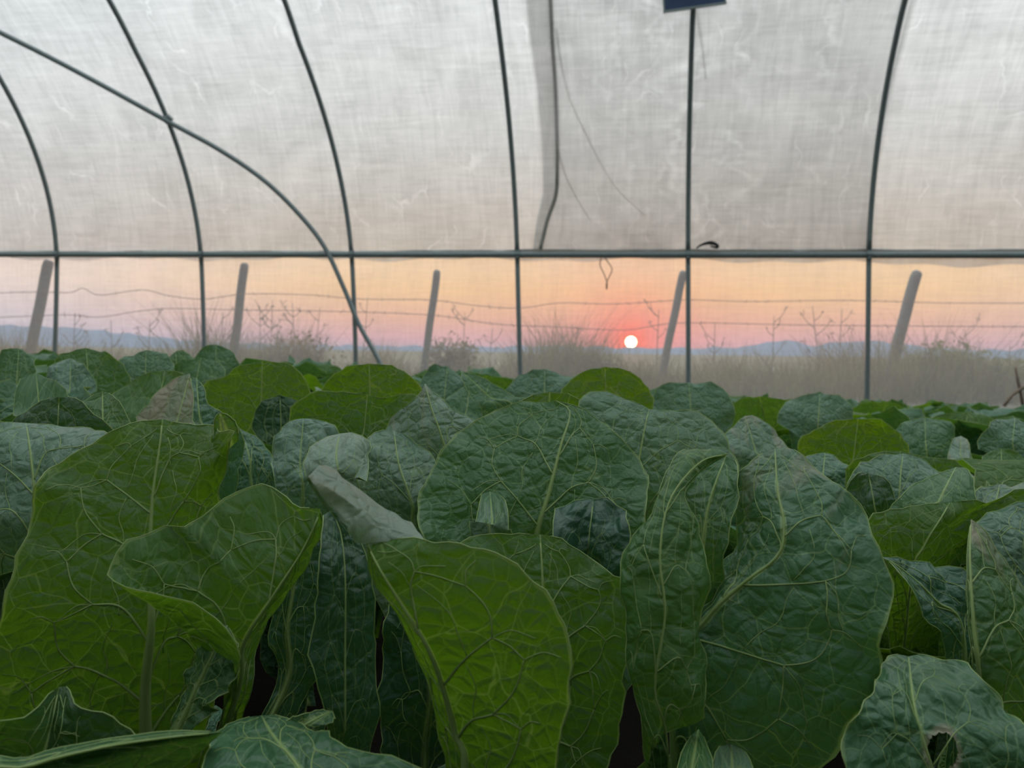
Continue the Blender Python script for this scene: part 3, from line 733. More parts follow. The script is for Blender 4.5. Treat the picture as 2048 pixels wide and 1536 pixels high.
# A
leaf('A', .50, [(290, 1420, 0), (303, 1250, -1), (300, 1130, 0), (305, 1000, 1), (318, 900, 2), (325, 838, 3)],
     [(-60, 1480, -3), (-40, 1330, -3), (5, 1230, -3), (25, 1150, -3), (55, 1050, -2.5), (78, 960, -1.5), (110, 935, 0), (170, 895, 1), (230, 866, 2), (280, 845, 3)],
     [(430, 1400, 3), (450, 1200, 3), (440, 1080, 2), (440, 990, 1), (455, 920, 0), (477, 866, -1), (456, 868, 0), (430, 851, 1), (400, 845, 2), (360, 845, 3)], rib=.007, tone=.85, cup=-.05, ruf=.004, n=60, nr=18)
leaf('A', .515, [(455, 900, 0), (448, 860, 0), (440, 826, 0)], [(430, 900, 0), (428, 850, 0), (432, 832, 0)], [(478, 880, 0), (474, 850, 0), (455, 830, 0)], rib=.001, n=16, nr=6, tone=.7, base=False, ruf=.001)
leaf('A', .46, [(470, 1400, 2), (487, 1290, 1), (545, 1195, 0), (600, 1110, 0), (630, 1050, 0), (640, 1018, 0)],
     [(455, 1400, 1), (476, 1340, -2), (470, 1285, -2.5), (420, 1230, -2.5), (350, 1200, -2.5), (270, 1180, -2.5), (222, 1155, -2), (216, 1128, -1.5), (245, 1088, -1), (285, 1072, 0), (340, 1050, 1), (362, 1057, .5), (385, 1045, 1.5), (420, 1018, 2), (470, 986, 2.5), (520, 967, 2.5), (560, 985, 2), (590, 1010, 1), (615, 1016, .5)],
     [(490, 1420, 3), (510, 1290, 4), (575, 1195, 4), (622, 1110, 3), (641, 1050, 2)], rib=.0042, tone=.8, cup=-.02, ruf=.0015, n=64, nr=18)
leaf('A', .455, [(350, 1475, 0), (392, 1380, 0), (430, 1300, 0), (455, 1250, 1)], [(335, 1470, 0), (370, 1370, 1), (393, 1300, 1), (420, 1255, 1)], [(385, 1460, -1), (440, 1400, -1.5), (472, 1335, -1), (474, 1290, 0)], rib=.002, tone=.4, n=30, nr=8, base=False)
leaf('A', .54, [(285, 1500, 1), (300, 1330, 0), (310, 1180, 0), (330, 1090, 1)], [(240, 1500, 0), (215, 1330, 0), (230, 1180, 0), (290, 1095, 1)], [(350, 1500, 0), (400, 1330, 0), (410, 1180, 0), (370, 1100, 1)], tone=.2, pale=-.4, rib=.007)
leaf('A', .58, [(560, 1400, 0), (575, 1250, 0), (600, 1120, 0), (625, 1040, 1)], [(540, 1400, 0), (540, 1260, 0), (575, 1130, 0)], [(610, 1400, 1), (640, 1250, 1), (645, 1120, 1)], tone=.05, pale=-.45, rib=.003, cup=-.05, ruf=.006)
# T corner
leaf('T', .40, [(40, 1640, 0), (90, 1500, 0), (118, 1374, 2)], [(-60, 1600, -2), (-60, 1460, -2), (-20, 1442, -2), (30, 1438, -2), (75, 1418, -1), (98, 1388, 1)],
     [(270, 1600, 0), (285, 1490, 0), (250, 1455, 0), (200, 1425, 0), (152, 1412, 0), (143, 1392, 1), (133, 1372, 2)], tone=.55, pale=-.4, recl=0.0, ruf=.001, rib=.003)
leaf('T', .355, [(-60, 1600, 0), (60, 1533, 0), (200, 1496, 1), (330, 1476, 2), (447, 1464, 3)], [(-70, 1570, 1), (55, 1512, 1), (200, 1480, 2), (330, 1464, 2.5), (400, 1462, 3)], [(-60, 1800, 3), (130, 1720, 3.5), (280, 1610, 4.5), (390, 1515, 4)], tone=.4, pale=-.2, recl=0.0, ruf=.001, crisp=.0003, rib=.0025)
# V
leaf('V', .375, [(640, 1640, 0), (600, 1540, 0), (545, 1470, 1), (522, 1431, 2)], [(430, 1640, -1), (404, 1560, -1), (412, 1500, 0), (440, 1460, 1), (482, 1438, 2)],
     [(900, 1640, 0), (852, 1545, 0), (790, 1515, 0), (740, 1507, 0), (690, 1496, 0), (640, 1463, 1), (590, 1440, 2), (552, 1430, 2)], tone=.25, cup=.05, ruf=.0015, rib=.003)
leaf('V', .43, [(560, 1480, 0), (610, 1450, 0), (664, 1421, 1)], [(556, 1450, 0), (600, 1430, 0), (640, 1421, 1)], [(590, 1500, 0), (630, 1468, 0), (668, 1442, 0)], tone=.3, n=20, nr=7, base=False, rib=.0015)
# B front
leaf('B', .40, [(930, 1560, 2), (912, 1470, 2), (885, 1370, 1), (850, 1285, 0), (800, 1205, 0), (760, 1140, 0), (735, 1090, 1)],
     [(885, 1560, 4), (880, 1470, 4), (858, 1370, 4), (825, 1290, 4), (780, 1210, 3), (745, 1150, 2.5)],
     [(1100, 1600, 0), (1112, 1530, -1), (1128, 1450, -1.5), (1142, 1370, -2), (1140, 1300, -2), (1110, 1215, -1.5), (1060, 1150, -1), (1000, 1112, -.5), (930, 1090, 0), (850, 1078, .5), (780, 1079, 1)],
     flap=([(785, 1083, 1), (730, 1030, 1), (670, 985, 0), (616, 953, -.5)], [(712, 1087, .6), (690, 1052, 0), (660, 1012, 0), (632, 978, -.5)], [(848, 1078, .6), (815, 1040, 3), (765, 1012, 3.5), (722, 985, 3.5), (682, 945, 3), (645, 931, 2)], (.34, .46)),
     rib=.0062, tone=.9, cup=.06, ruf=.001, crisp=.0006, n=60, nr=20)
leaf('B', .45, [(690, 1550, 1), (690, 1450, 0), (690, 1300, 0), (690, 1150, 0), (680, 1060, 1), (660, 1022, 1)], [(670, 1550, 0), (655, 1450, -.5), (632, 1360, -1), (616, 1300, -1), (634, 1220, -1), (637, 1130, -1), (645, 1060, 0), (646, 1030, .5)],
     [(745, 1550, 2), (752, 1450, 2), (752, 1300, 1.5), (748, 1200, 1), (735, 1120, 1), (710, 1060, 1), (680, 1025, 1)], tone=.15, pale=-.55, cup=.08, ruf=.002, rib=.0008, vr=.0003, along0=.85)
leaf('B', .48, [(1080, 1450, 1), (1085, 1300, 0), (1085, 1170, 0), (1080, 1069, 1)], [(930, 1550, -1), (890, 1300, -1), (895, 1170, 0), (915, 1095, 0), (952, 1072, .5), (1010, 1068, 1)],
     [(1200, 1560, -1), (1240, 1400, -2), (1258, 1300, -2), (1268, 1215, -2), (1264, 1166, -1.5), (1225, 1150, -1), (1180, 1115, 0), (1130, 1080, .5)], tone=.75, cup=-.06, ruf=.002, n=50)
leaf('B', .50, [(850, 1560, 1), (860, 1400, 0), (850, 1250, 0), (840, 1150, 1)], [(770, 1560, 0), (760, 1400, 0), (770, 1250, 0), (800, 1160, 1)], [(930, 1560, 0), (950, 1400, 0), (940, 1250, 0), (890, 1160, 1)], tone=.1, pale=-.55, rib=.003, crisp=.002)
# C central
leaf('C', .60, [(1055, 1250, 1), (1072, 1080, 0), (1098, 985, 0), (1122, 890, .5), (1140, 825, 1.5), (1112, 801, 2)],
     [(940, 1180, -2), (880, 1120, -3), (845, 1075, -4), (835, 1020, -3), (855, 955, -2), (875, 915, -1), (900, 885, 0), (930, 858, 1), (970, 830, 1.5), (1035, 806, 2)],
     [(1150, 1250, 0), (1235, 1150, -2), (1282, 1060, -2), (1297, 985, -1), (1287, 935, 0), (1260, 893, .5), (1215, 850, 1), (1170, 818, 1.5)], rib=.0062, tone=.42, cup=-.05, ruf=.0025, n=64, nr=20)
leaf('C', .555, [(985, 1100, 0), (985, 1050, 0), (980, 983, 1)], [(945, 1100, 0), (950, 1050, 0), (960, 1000, 0), (965, 986, 1)], [(1030, 1100, 0), (1018, 1060, -1), (1016, 1012, -1.5), (1000, 990, 0)], tone=.35, pale=.2, n=26, nr=8, rib=.0012)
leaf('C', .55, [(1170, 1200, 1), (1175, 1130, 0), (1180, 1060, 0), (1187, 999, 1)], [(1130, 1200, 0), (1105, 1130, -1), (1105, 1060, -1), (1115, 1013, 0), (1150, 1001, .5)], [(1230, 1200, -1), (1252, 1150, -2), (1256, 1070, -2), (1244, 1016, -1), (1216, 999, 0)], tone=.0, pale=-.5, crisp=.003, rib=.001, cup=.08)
leaf('C', .66, [(890, 1100, 2), (900, 950, 1), (882, 870, 0), (864, 820, 0), (850, 767, 0)], [(760, 1100, 1), (745, 950, 1), (768, 855, 1), (790, 822, .5), (820, 806, 0), (841, 786, 0)], [(1000, 1100, 2), (975, 930, 2), (985, 865, 2), (945, 838, 2), (910, 823, 1), (882, 798, 1), (862, 783, .5)], tone=.12, dry=(-.2, .40), pale=.35, cup=.04, ruf=.003, rib=.003, crisp=.002)
leaf('C', .63, [(850, 1120, 1), (825, 1010, 0), (798, 930, 0), (788, 862, 1)], [(740, 1120, 1), (715, 1000, 0), (710, 940, 0), (725, 900, 0), (745, 875, 1), (765, 862, 1)], [(890, 1120, 1), (880, 1000, 0), (870, 940, 1), (850, 900, 1), (820, 870, 1)], tone=.22, pale=.28, cup=-.03, rib=.0025)
leaf('C', .59, [(690, 1000, 1), (680, 950, 0), (672, 910, 0), (680, 867, 1)], [(645, 1010, 1), (618, 960, 0), (610, 922, 0), (623, 892, 0), (648, 876, 1)], [(735, 1010, 1), (735, 960, 1), (738, 910, 1), (742, 873, 1), (712, 867, 1)], tone=.2, dry=.2, pale=.5, cup=.08, rib=.0018)
leaf('C', .66, [(1290, 1150, 1), (1270, 1000, 0), (1285, 880, 0), (1298, 818, 1)], [(1220, 1150, 0), (1190, 1000, 0), (1160, 880, 1), (1155, 820, 1), (1166, 789, 1), (1200, 782, 1.5), (1250, 795, 1.5)], [(1420, 1150, -1), (1450, 1060, -2), (1472, 980, -2), (1475, 930, -1.5), (1456, 880, -1), (1425, 845, 0), (1380, 826, 1), (1335, 823, 1)], tone=.3, pale=.14, cup=.04, ruf=.0025, rib=.003, n=54, nr=16)
leaf('C', .72, [(1095, 900, 0), (1098, 840, 0), (1100, 784, 0)], [(1030, 900, 0), (1036, 806, 0), (1066, 790, 0)], [(1170, 900, 0), (1164, 806, 0), (1140, 790, 0)], tone=.9, n=26, nr=9, rib=.002)
# E right of centre
leaf('E', .455, [(1335, 1500, 0), (1310, 1380, -1), (1330, 1230, -1.5), (1320, 1110, -1.5), (1340, 1000, -1), (1400, 925, 0), (1457, 908, 1)],
     [(1290, 1510, 0), (1275, 1400, 0), (1255, 1280, 0), (1240, 1170, 0), (1245, 1100, 0), (1290, 1035, 0), (1328, 980, .5), (1342, 935, 1), (1370, 902, 1.5), (1417, 894, 1.5)],
     [(1300, 1520, 0), (1395, 1450, 0), (1410, 1400, -.5), (1420, 1335, 0), (1400, 1260, 0), (1411, 1180, 0), (1400, 1120, 0), (1396, 1050, 0), (1376, 1000, 0), (1380, 965, 1), (1412, 938, 1.5)], tone=.55, cup=.16, ruf=.003, n=64, nr=14, rib=.0010, vr=.0006, crisp=.0022, along0=.88)
leaf('E', .495, [(1400, 1200, 1), (1405, 1090, 0), (1420, 1000, 0), (1452, 911, 0)], [(1360, 1200, 0), (1365, 1090, 0), (1365, 1000, 0), (1375, 950, 0), (1412, 914, 0)], [(1440, 1200, 0), (1457, 1090, -1), (1475, 1000, -1), (1478, 950, -1), (1470, 918, 0)], tone=.4, cup=-.1, rib=.002)
leaf('E', .46, [(1345, 1360, 3), (1412, 1240, 2), (1480, 1172, 1), (1555, 1112, 0), (1568, 1050, 0), (1555, 980, 1), (1550, 897, 3)],
     [(1345, 1300, 4), (1405, 1200, 4), (1440, 1130, 4), (1472, 1060, 3.5), (1468, 1010, 3.5), (1478, 965, 3.5), (1500, 930, 3), (1530, 905, 3)],
     [(1392, 1440, 3), (1440, 1560, 2.5), (1540, 1600, 1.5), (1645, 1535, 0), (1700, 1450, -1.5), (1755, 1395, -2), (1768, 1330, -2), (1755, 1270, -2), (1786, 1210, -2), (1788, 1165, -2), (1762, 1110, -1.5), (1742, 1070, -1), (1735, 1040, -.5), (1690, 985, 0), (1650, 945, 1), (1605, 905, 2), (1570, 892, 3)], tone=.22, dry=(.0, .40), cup=.07, ruf=.003, n=72, nr=24, rib=.0036, crisp=.0018)
leaf('E', .49, [(1500, 1600, 0), (1475, 1500, 0), (1430, 1415, 1)], [(1390, 1600, 0), (1386, 1500, 0), (1396, 1440, 0)], [(1600, 1600, 0), (1562, 1530, 0), (1500, 1460, 0)], tone=.05, pale=-.4, crisp=.003, rib=.002)
leaf('E', .42, [(1375, 1620, 0), (1385, 1530, 0), (1397, 1458, 0)], [(1335, 1620, 0), (1352, 1540, 0), (1370, 1490, 0), (1386, 1466, 0)], [(1440, 1620, 0), (1427, 1530, 0), (1411, 1480, 0)], tone=.5, n=24, nr=8, rib=.001, vr=.0004)
leaf('E', .425, [(1470, 1640, 0), (1466, 1560, 0), (1462, 1486, 1)], [(1400, 1640, 0), (1416, 1560, 0), (1428, 1512, 0), (1445, 1491, .5)], [(1550, 1640, 0), (1516, 1560, 0), (1499, 1515, 0), (1480, 1492, .5)], tone=.35, pale=.3, vr=.0004, n=24, nr=8, rib=.001)
# F corner with the hole
leaf('F', .40, [(1890, 1640, 1), (1865, 1540, 0), (1830, 1420, 0), (1817, 1313, 2)], [(1700, 1680, 0), (1685, 1560, -1), (1695, 1450, -1), (1735, 1390, -1), (1765, 1345, 0), (1768, 1322, 1), (1793, 1311, 2)],
     [(2120, 1680, 0), (2120, 1560, -1), (2060, 1458, -1), (2010, 1406, 0), (1965, 1362, 0), (1930, 1333, 1), (1880, 1322, 1.5), (1842, 1313, 2)], tone=.25, cup=.05, ruf=.003, n=100, nr=44, rib=.002, crisp=.0014, hole=(1885, 1502, 30, 36))
# G right edge
leaf('G', .47, [(1960, 1400, 0), (1947, 1250, -.5), (1940, 1120, 0), (1942, 1038, 1)], [(1943, 1400, 1), (1937, 1250, 1), (1934, 1120, 1)], [(2120, 1450, 2), (2110, 1280, 2), (2050, 1180, 1.5), (2010, 1115, 1), (1975, 1063, 1)], tone=.5, dry=(-.7, .62), cup=.07, ruf=.0015, rib=.0042, n=50)
leaf('G', .55, [(1930, 1300, 0), (1870, 1200, 0), (1800, 1135, 0), (1762, 1114, 0)], [(1895, 1340, 0), (1852, 1240, -1), (1810, 1160, -1), (1780, 1124, 0)], [(1975, 1300, 0), (1965, 1190, 1), (1930, 1140, 1), (1840, 1120, 1)], tone=.0, pale=-.25, crisp=.003, ruf=.003, dry=(.0, .2))
leaf('G', .60, [(2080, 1150, 0), (2060, 1080, 0), (2070, 1003, 0)], [(2000, 1200, 0), (1975, 1100, 0), (1955, 1062, 0), (1968, 1030, 0), (2010, 1012, 0)], [(2180, 1200, 0), (2180, 1100, 0), (2130, 1010, 0)], tone=.1, pale=.2, cup=.06)
leaf('G', .53, [(2030, 1420, 0), (2040, 1300, 0), (2050, 1200, 0)], [(1985, 1420, 0), (1975, 1300, 0), (2000, 1210, 0)], [(2110, 1420, 0), (2120, 1300, 0), (2100, 1210, 0)], tone=.1)
# H
leaf('H', .62, [(1820, 1180, 1), (1850, 1090, 0), (1880, 1040, 0), (1900, 1005, 1)], [(1780, 1180, 1), (1758, 1110, 0), (1740, 1060, 0), (1739, 1031, 0), (1790, 1018, .5), (1850, 1009, 1)], [(1910, 1180, 2), (1940, 1120, 2), (1990, 1060, 2), (2060, 1010, 2), (2062, 978, 2), (2020, 985, 2), (1975, 1006, 1), (1940, 1002, 1)], tone=.85, cup=-.03, ruf=.002, rib=.002)
leaf('H', .65, [(1850, 1080, 1), (1880, 1000, 0), (1912, 934, 1)], [(1790, 1080, 1), (1780, 1022, 1), (1805, 990, 1), (1850, 957, 1)], [(1960, 1080, 1), (1951, 1000, 0), (1946, 955, 0), (1932, 938, 1)], tone=.45, ruf=.0015, rib=.0015)
leaf('H', .68, [(1760, 1100, 1), (1750, 1020, 0), (1737, 947, 1)], [(1710, 1100, 0), (1697, 1020, 0), (1694, 966, 0), (1710, 950, 0)], [(1800, 1100, 0), (1796, 1020, 0), (1785, 975, 0), (1765, 952, 0)], tone=.3, pale=-.45, crisp=.002, rib=.0015)
leaf('H', .75, [(1800, 1060, 0), (1800, 970, 0), (1806, 907, 0)], [(1705, 1060, 0), (1690, 980, 0), (1713, 936, 0), (1760, 912, 0)], [(1905, 1060, 0), (1907, 980, 0), (1887, 940, 0), (1850, 914, 0)], tone=.12, pale=.15, rib=.0022)
leaf('H', .79, [(1800, 990, 0), (1805, 940, 0), (1800, 902, 0)], [(1695, 990, 0), (1700, 930, 0), (1750, 906, 0)], [(1925, 990, 0), (1919, 926, 0), (1865, 916, 0)], tone=.7, ruf=.003, rib=.001)
leaf('H', .85, [(1640, 1010, 0), (1645, 960, 0), (1650, 905, 0)], [(1565, 1010, 0), (1600, 930, 0), (1625, 910, 0)], [(1715, 1010, 0), (1702, 940, 0), (1677, 911, 0)], tone=.05, rib=.001)
leaf('H', .70, [(1990, 1080, 0), (1990, 1020, 0), (2000, 968, 0)], [(1930, 1080, 0), (1940, 1010, 0), (1960, 980, 0)], [(2080, 1080, 0), (2090, 1000, 0), (2060, 962, 0)], tone=.15, dry=.25, pale=.3)
# I J
leaf('I', 1.05, [(1700, 990, 0), (1708, 910, 0), (1716, 838, 0)], [(1625, 990, 0), (1594, 892, 0), (1630, 860, 0), (1670, 842, 0)], [(1800, 990, 0), (1817, 897, 0), (1792, 858, 0), (1752, 840, 0)], tone=1.0, cup=-.05, rib=.003)
leaf('J', .95, [(1520, 960, 0), (1510, 900, 0), (1490, 832, 0)], [(1450, 960, 0), (1447, 880, 0), (1468, 850, 0)], [(1585, 960, 0), (1572, 890, 0), (1535, 852, 0), (1508, 834, 0)], tone=.15, dry=(0, .45), pale=.25, cup=.10, rib=.002)
# left side
leaf('K', .58, [(70, 1100, 0), (70, 1000, 0), (60, 900, 0), (52, 846, 1)], [(-40, 1100, 0), (-90, 1000, 0), (-70, 880, 0), (0, 849, 0)], [(110, 1100, 0), (160, 1040, 0), (215, 930, -1), (233, 878, -1), (190, 861, 0), (140, 847, 1), (100, 849, 1)], tone=.12, pale=.22, cup=.05, ruf=.0025)
leaf('K', .70, [(110, 950, 0), (115, 870, 0), (118, 794, 0)], [(30, 950, 0), (20, 850, 0), (60, 815, 0), (95, 797, 0)], [(225, 950, 0), (226, 870, 0), (190, 825, 0), (150, 797, 0)], tone=.35, pale=-.4, cup=.06, rib=.002)
leaf('K', .73, [(200, 930, 0), (205, 860, 0), (205, 782, 0)], [(155, 930, 0), (150, 820, 0), (175, 794, 0)], [(265, 930, 0), (263, 860, 0), (245, 815, 0), (225, 791, 0)], tone=.6, rib=.002)
leaf('L', .75, [(330, 930, 0), (355, 840, 0), (380, 747, 0)], [(285, 930, 0), (278, 840, 0), (300, 805, 0), (320, 780, 0), (350, 757, 0)], [(392, 930, 0), (386, 840, 0), (385, 790, 0)], tone=.6, dry=(.1, .60), pale=.3, rib=.0012, ruf=.003)
leaf('L', .80, [(420, 930, 0), (400, 840, 0), (393, 756, 0)], [(375, 930, 0), (378, 840, 0), (380, 770, 0)], [(480, 930, 0), (462, 845, 0), (416, 808, 0), (410, 778, 0)], tone=.05, rib=.001)
leaf('N', 1.05, [(520, 920, 0), (522, 820, 0), (525, 722, 0)], [(435, 920, 0), (408, 830, 0), (400, 790, 0), (412, 764, 0), (450, 754, 0), (482, 732, 0)], [(610, 920, 0), (626, 830, 0), (620, 780, 0), (600, 744, 0), (566, 725, 0)], tone=.85, cup=-.04, rib=.003, ruf=.003)
leaf('N', 1.03, [(560, 930, 0), (562, 860, 0), (560, 790, 0)], [(520, 930, 0), (505, 850, 0), (525, 805, 0)], [(605, 930, 0), (612, 850, 0), (598, 805, 0)], tone=.3, pale=-.35)
leaf('O', .95, [(720, 930, 0), (728, 860, 0), (735, 789, 0)], [(610, 930, 0), (576, 850, 0), (586, 810, 0), (630, 786, 0), (690, 784, 0)], [(820, 930, 0), (835, 850, 0), (846, 800, 0), (810, 786, 0), (770, 796, 0)], tone=.85, ruf=.003, rib=.003, cup=-.03)
leaf('O', 1.06, [(740, 880, 0), (740, 800, 0), (738, 727, 0)], [(645, 880, 0), (640, 790, 0), (665, 752, 0), (702, 734, 0)], [(840, 880, 0), (846, 800, 0), (836, 765, 0), (790, 733, 0)], tone=.95, cup=-.04, rib=.003)
leaf('P', .78, [(605, 1020, 0), (600, 930, 0), (607, 837, 0)], [(560, 1020, 0), (541, 920, 0), (552, 870, 0), (576, 845, 0)], [(680, 1020, 0), (692, 920, 0), (673, 862, 0), (642, 841, 0)], tone=.0, pale=.26, cup=.08, rib=.0022, crisp=.002)
leaf('P', .86, [(510, 1000, 0), (500, 920, 0), (480, 858, 0)], [(450, 1000, 0), (445, 920, 0), (458, 870, 0)], [(575, 1000, 0), (560, 940, 0), (520, 880, 0)], tone=.05, cup=.05)
leaf('Q', 1.08, [(1030, 850, 0), (980, 795, 0), (921, 741, 0)], [(965, 850, 0), (945, 800, 0), (925, 760, 0)], [(1075, 850, 0), (1022, 790, 0), (966, 757, 0)], tone=.3, ruf=.002, rib=.0015)
leaf('S', 1.25, [(1215, 850, 0), (1212, 800, 0), (1210, 734, 0)], [(1130, 850, 0), (1124, 782, 0), (1163, 745, 0)], [(1300, 850, 0), (1302, 786, 0), (1262, 744, 0)], tone=.95, cup=-.05)

def arc(key, d, P, yb, tone, **kw):
    # a leaf seen face on: its margin from lower left over the top to lower right
    i = min(range(len(P)), key=lambda q: P[q][1]); t_ = P[i]; x0, x1 = P[0][0], P[-1][0]; xm = (x0+x1)/2
    leaf(key, d, [((xm*.7+t_[0]*.3), yb, 0), (xm*.5+t_[0]*.5, (yb+t_[1])/2, 0), (t_[0], t_[1], 0)], [(xm*.35+x0*.65, yb, 0)]+[(*p, 0) for p in P[:i]], [(xm*.35+x1*.65, yb, 0)]+[(*p, 0) for p in P[:i:-1]], tone=tone, n=34, nr=11, ruf=.006, **kw)
head('W', 170, 1.28, 'lettuce far left with a big domed green leaf just right of the first pipe foot')
arc('W', 1.25, [(105, 790), (106, 735), (130, 710), (172, 696), (220, 710), (256, 745), (262, 790)], 850, .55, cup=-.04, rib=.003)
arc('W', 1.18, [(86, 790), (90, 748), (108, 724), (142, 717), (176, 738), (190, 775)], 830, .0, pale=.15, cup=.10, rib=.0025, crisp=.002)
head('X', 40, 1.32, 'dark lettuce in the far left corner of the field with a pale ribbed leaf')
arc('X', 1.30, [(-20, 790), (-8, 735), (8, 706), (38, 697), (68, 718), (78, 755), (76, 790)], 840, .35, rib=.003)
arc('X', .95, [(28, 830), (30, 790), (46, 756), (72, 745), (102, 760), (132, 780), (140, 830)], 880, .4, rib=.002)
head('Y', 300, 1.42, 'dull lettuce with a tall notched leaf between first and second roof pipes')
arc('Y', 1.40, [(222, 800), (228, 755), (252, 715), (292, 700), (330, 706), (352, 742), (356, 800)], 850, .2, pale=.1, rib=.002)
arc('Y', 1.48, [(318, 790), (330, 725), (352, 702), (372, 702), (392, 730), (396, 790)], 840, .45)
arc('Y', 1.1, [(205, 850), (206, 795), (260, 760), (330, 742), (384, 758), (400, 800), (398, 850)], 900, .6, rib=.002)
head('Z', 430, 1.62, 'blue green lettuce at the foot of the second roof pipe')
arc('Z', 1.60, [(376, 790), (380, 735), (400, 702), (432, 689), (462, 702), (482, 735), (486, 790)], 830, .25, rib=.002)
arc('Z', 1.40, [(300, 800), (312, 765), (345, 735), (402, 715), (442, 728), (458, 770), (455, 810)], 840, .4, rib=.002)
head('AA', 1090, 1.52, 'blue grey lettuce with rounded puckered leaf just left of the sun')
arc('AA', 1.50, [(1000, 840), (1006, 790), (1040, 752), (1090, 738), (1140, 754), (1170, 795), (1172, 840)], 880, .05, pale=.12, cup=.06, rib=.002)
arc('AA', 1.35, [(880, 850), (884, 815), (905, 785), (940, 765), (965, 785), (975, 830)], 880, .25, rib=.002)
head('BB', 870, 1.62, 'blue green lettuce with upright ribbed leaves behind the tan streaked leaf')
arc('BB', 1.60, [(828, 830), (835, 775), (860, 738), (895, 732), (925, 760), (936, 830)], 860, .05, pale=.12, rib=.002)
head('CC', 1380, 1.52, 'blue green lettuce with wide low leaf at the foot of the fifth roof pipe')
arc('CC', 1.50, [(1300, 850), (1304, 800), (1322, 772), (1378, 765), (1430, 770), (1462, 800), (1470, 850)], 890, .1, pale=.1, rib=.002)
head('DD', 1630, 1.62, 'blue green lettuce with ruffled flat leaf behind the lime domed leaf')
arc('DD', 1.60, [(1555, 850), (1560, 820), (1585, 795), (1640, 788), (1690, 800), (1712, 850)], 880, .1, pale=.12, rib=.002)
head('EE', 1850, 1.20, 'lettuce with glossy cupped leaves and pale tan tips right of the lime leaf')
arc('EE', 1.18, [(1788, 900), (1792, 862), (1812, 842), (1850, 835), (1892, 848), (1912, 880), (1915, 910)], 940, .25, rib=.0015, cup=.08)
arc('EE', 1.10, [(1895, 930), (1900, 895), (1908, 876), (1922, 872), (1936, 882), (1942, 925)], 950, .1, pale=.4, dry=(-.1, .45), rib=.0012)
head('FF', 2005, 1.05, 'lettuce at the right edge with a plain rounded green leaf')
arc('FF', 1.02, [(1954, 1000), (1958, 945), (1972, 908), (2002, 897), (2040, 908), (2062, 940), (2066, 1000)], 1030, .65, rib=.002)
arc('FF', 1.15, [(1960, 900), (1968, 862), (1990, 842), (2030, 836), (2070, 850), (2080, 900)], 940, .05, pale=.12, rib=.0015)

# ---- the leaf patterns shared by the other plants
def plant_leaf(length, width, lean, curl, tone, seed, cup, n, nr, rx=.0):
    mid, L, R = [], [], []
    for k in range(13):
        q = k/12; a = lean*(.35+.65*q)+curl*q**3
        if k == 0: p = np.array([.012, 0, 0.0])
        else: p = p+np.array([math.sin(a), 0, math.cos(a)])*length/12
        wd = width/2*min(1, (.16+1.25*q**1.15))*(1 if q < .62 else max(0.0, 1-((q-.62)/.385)**2.3)**.62)
        fwd = -wd*cup
        mid.append(p); tn = np.array([-math.cos(a), 0, math.sin(a)])
        if k < 12: L.append(p+np.array([0, wd, 0])+tn*wd*cup); R.append(p-np.array([0, wd, 0])+tn*wd*cup)
    me, M, vv = leaf_mesh('leaf', mid, L, R, n, nr, ruf=width*.045, tone=tone, seed=seed, cup=.03, crisp=.0018, veins=(4, .0014, .25))
    return me, rib_mesh(M, .0065, .0008, 6, vv)
KINDS = []
for i in range(18):
    ring = i % 3      # 0 heart, 1 middle, 2 outer
    KINDS.append((ring,)+plant_leaf((.285, .32, .30)[ring]*random.uniform(.92, 1.06), (.12, .165, .18)[ring]*random.uniform(.9, 1.12), (.10, .30, .62)[ring]*random.uniform(.8, 1.2),
                 random.uniform(-.25, .15) if ring == 0 else random.uniform(.1, 1.1), random.choice((.0, .1, .2, .35, .6, .85)), 40+i*.77, random.uniform(.3, .7) if ring < 2 else random.uniform(.1, .4), 22, 6))
def leaves_for(nl):
    out = []
    for k in range(nl):
        ring = 0 if k < nl*.28 else (1 if k < nl*.65 else 2)
        out.append((random.choice([q for q in KINDS if q[0] == ring]), k*2.399+random.uniform(-.3, .3), random.uniform(.88, 1.08)))
    return out
def put_leaf(root, kd, rz, sc, ribs):
    o = bpy.data.objects.new('leaf', kd[1]); COL.objects.link(o); o.parent = root; o.rotation_euler = (0, 0, rz); o.scale = (sc, sc, sc)
    if ribs:
        q = bpy.data.objects.new('midrib', kd[2]); COL.objects.link(q); q.parent = o
    return o
# inner leaves of the near plants, low between the shaped ones
for key, (e, b) in HEADS.items():
    dist = b[1]
    for kd, rz, sc in leaves_for(7 if dist < .9 else 9):
        if dist < .9 and kd[0] == 2: continue
        if dist < .6: sc *= .44
        elif dist < .9: sc *= .66
        else: sc *= .80
        put_leaf(e, kd, rz, sc, dist < .9)

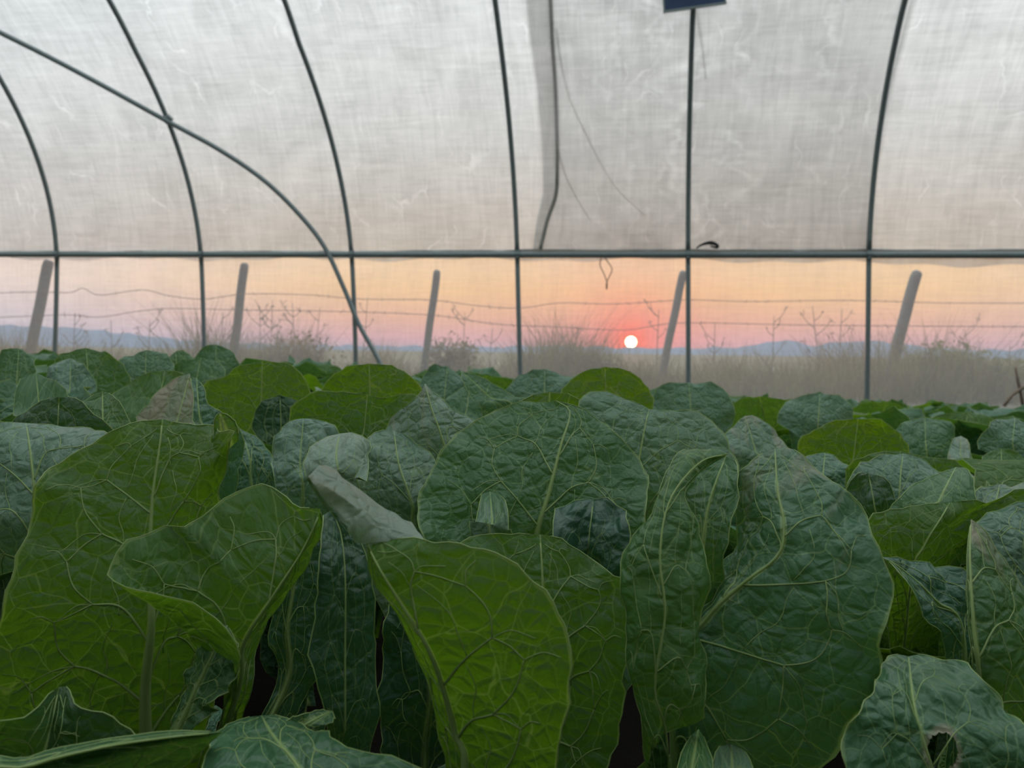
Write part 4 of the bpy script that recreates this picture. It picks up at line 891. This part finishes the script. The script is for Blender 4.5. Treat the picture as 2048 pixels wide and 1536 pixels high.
def visible(x, y, m=.0): return abs(x) < y*.66+.25+m
taken = [(b[0], b[1]) for _, b in HEADS.values()]
spots = []
for j in range(-2, 40):
    for i in range(-30, 31):
        a = (i+.5*(j % 2))*.335+random.uniform(-.04, .04); c_ = .62+j*.33+random.uniform(-.04, .04)
        p = AX*a+np.array([-NR[0], -NR[1], 0])*c_; x_, y_ = p[0], p[1]
        wall = (O0-np.array([x_, y_, 0]))@(-NR)
        if wall < .45 or y_ < .5 or y_ > 4.6 or not visible(x_, y_): continue
        if any((x_-q[0])**2+(y_-q[1])**2 < .20**2 for q in taken): continue
        spots.append((y_, x_))
spots.sort()
PIPES = [112, 407, 705, 1036, 1377, 1737]
GAP = ['left of the first roof pipe', 'between first and second roof pipes', 'between second and third roof pipes', 'between third and fourth roof pipes', 'between fourth and fifth roof pipes', 'between fifth and sixth roof pipes', 'right of the sixth roof pipe']
for y_, x_ in spots:
    z = ground_z(x_, y_); D = np.array([x_, y_, H])-CAM; px = 1024+F*(D@RT)/(D@FW)
    g = GAP[sum(px > q for q in PIPES)]
    row = 'near' if y_ < 1.6 else ('middle' if y_ < 2.8 else 'far')
    r = empty('romaine_lettuce', (x_, y_, z), 'romaine lettuce in the '+row+' rows, below the span '+g, 'lettuce', row+' lettuces '+g)
    r.rotation_euler = (0, 0, random.uniform(0, 6.28)); s = random.uniform(.94, 1.12); r.scale = (s*1.12, s*1.12, s)
    for kd, rz, sc in leaves_for(13 if y_ < 2.8 else 11): put_leaf(r, kd, rz, sc, y_ < 2.4)
# unseen rows beside and behind the viewpoint, added to shade the near plants
for j in range(-5, 3):
    for i in range(-7, 8):
        x_, y_ = i*.31+.15*(j % 2), .06+j*.30
        if visible(x_, y_, .12) and y_ > .0 or x_*x_+y_*y_ < .27**2: continue
        r = empty('romaine_lettuce', (x_, y_, ground_z(x_, y_)), 'unseen romaine lettuce beside and behind the viewpoint, added to shade the near plants', 'lettuce', 'unseen lettuces beside the viewpoint')
        r.rotation_euler = (0, 0, i+j*1.7)
        for kd, rz, sc in leaves_for(13): put_leaf(r, kd, rz, sc*(1.16 if x_*x_+y_*y_ < 1 else 1.0), False)  # closest heads enlarged to cut light on the low leaves
for i in range(-3, 4):  # unseen low row added to block light reaching the front leaves
    x_, y_ = i*.21, .17+.02*(i % 2)
    r = empty('romaine_lettuce', (x_, y_, ground_z(x_, y_)), 'unseen romaine lettuce beside and behind the viewpoint, added to shade the near plants', 'lettuce', 'unseen lettuces beside the viewpoint')
    for kd, rz, sc in leaves_for(15):
        if kd[0] < 2: put_leaf(r, kd, rz, sc*.70, False)
print('lettuces', len(HEADS), len(spots))
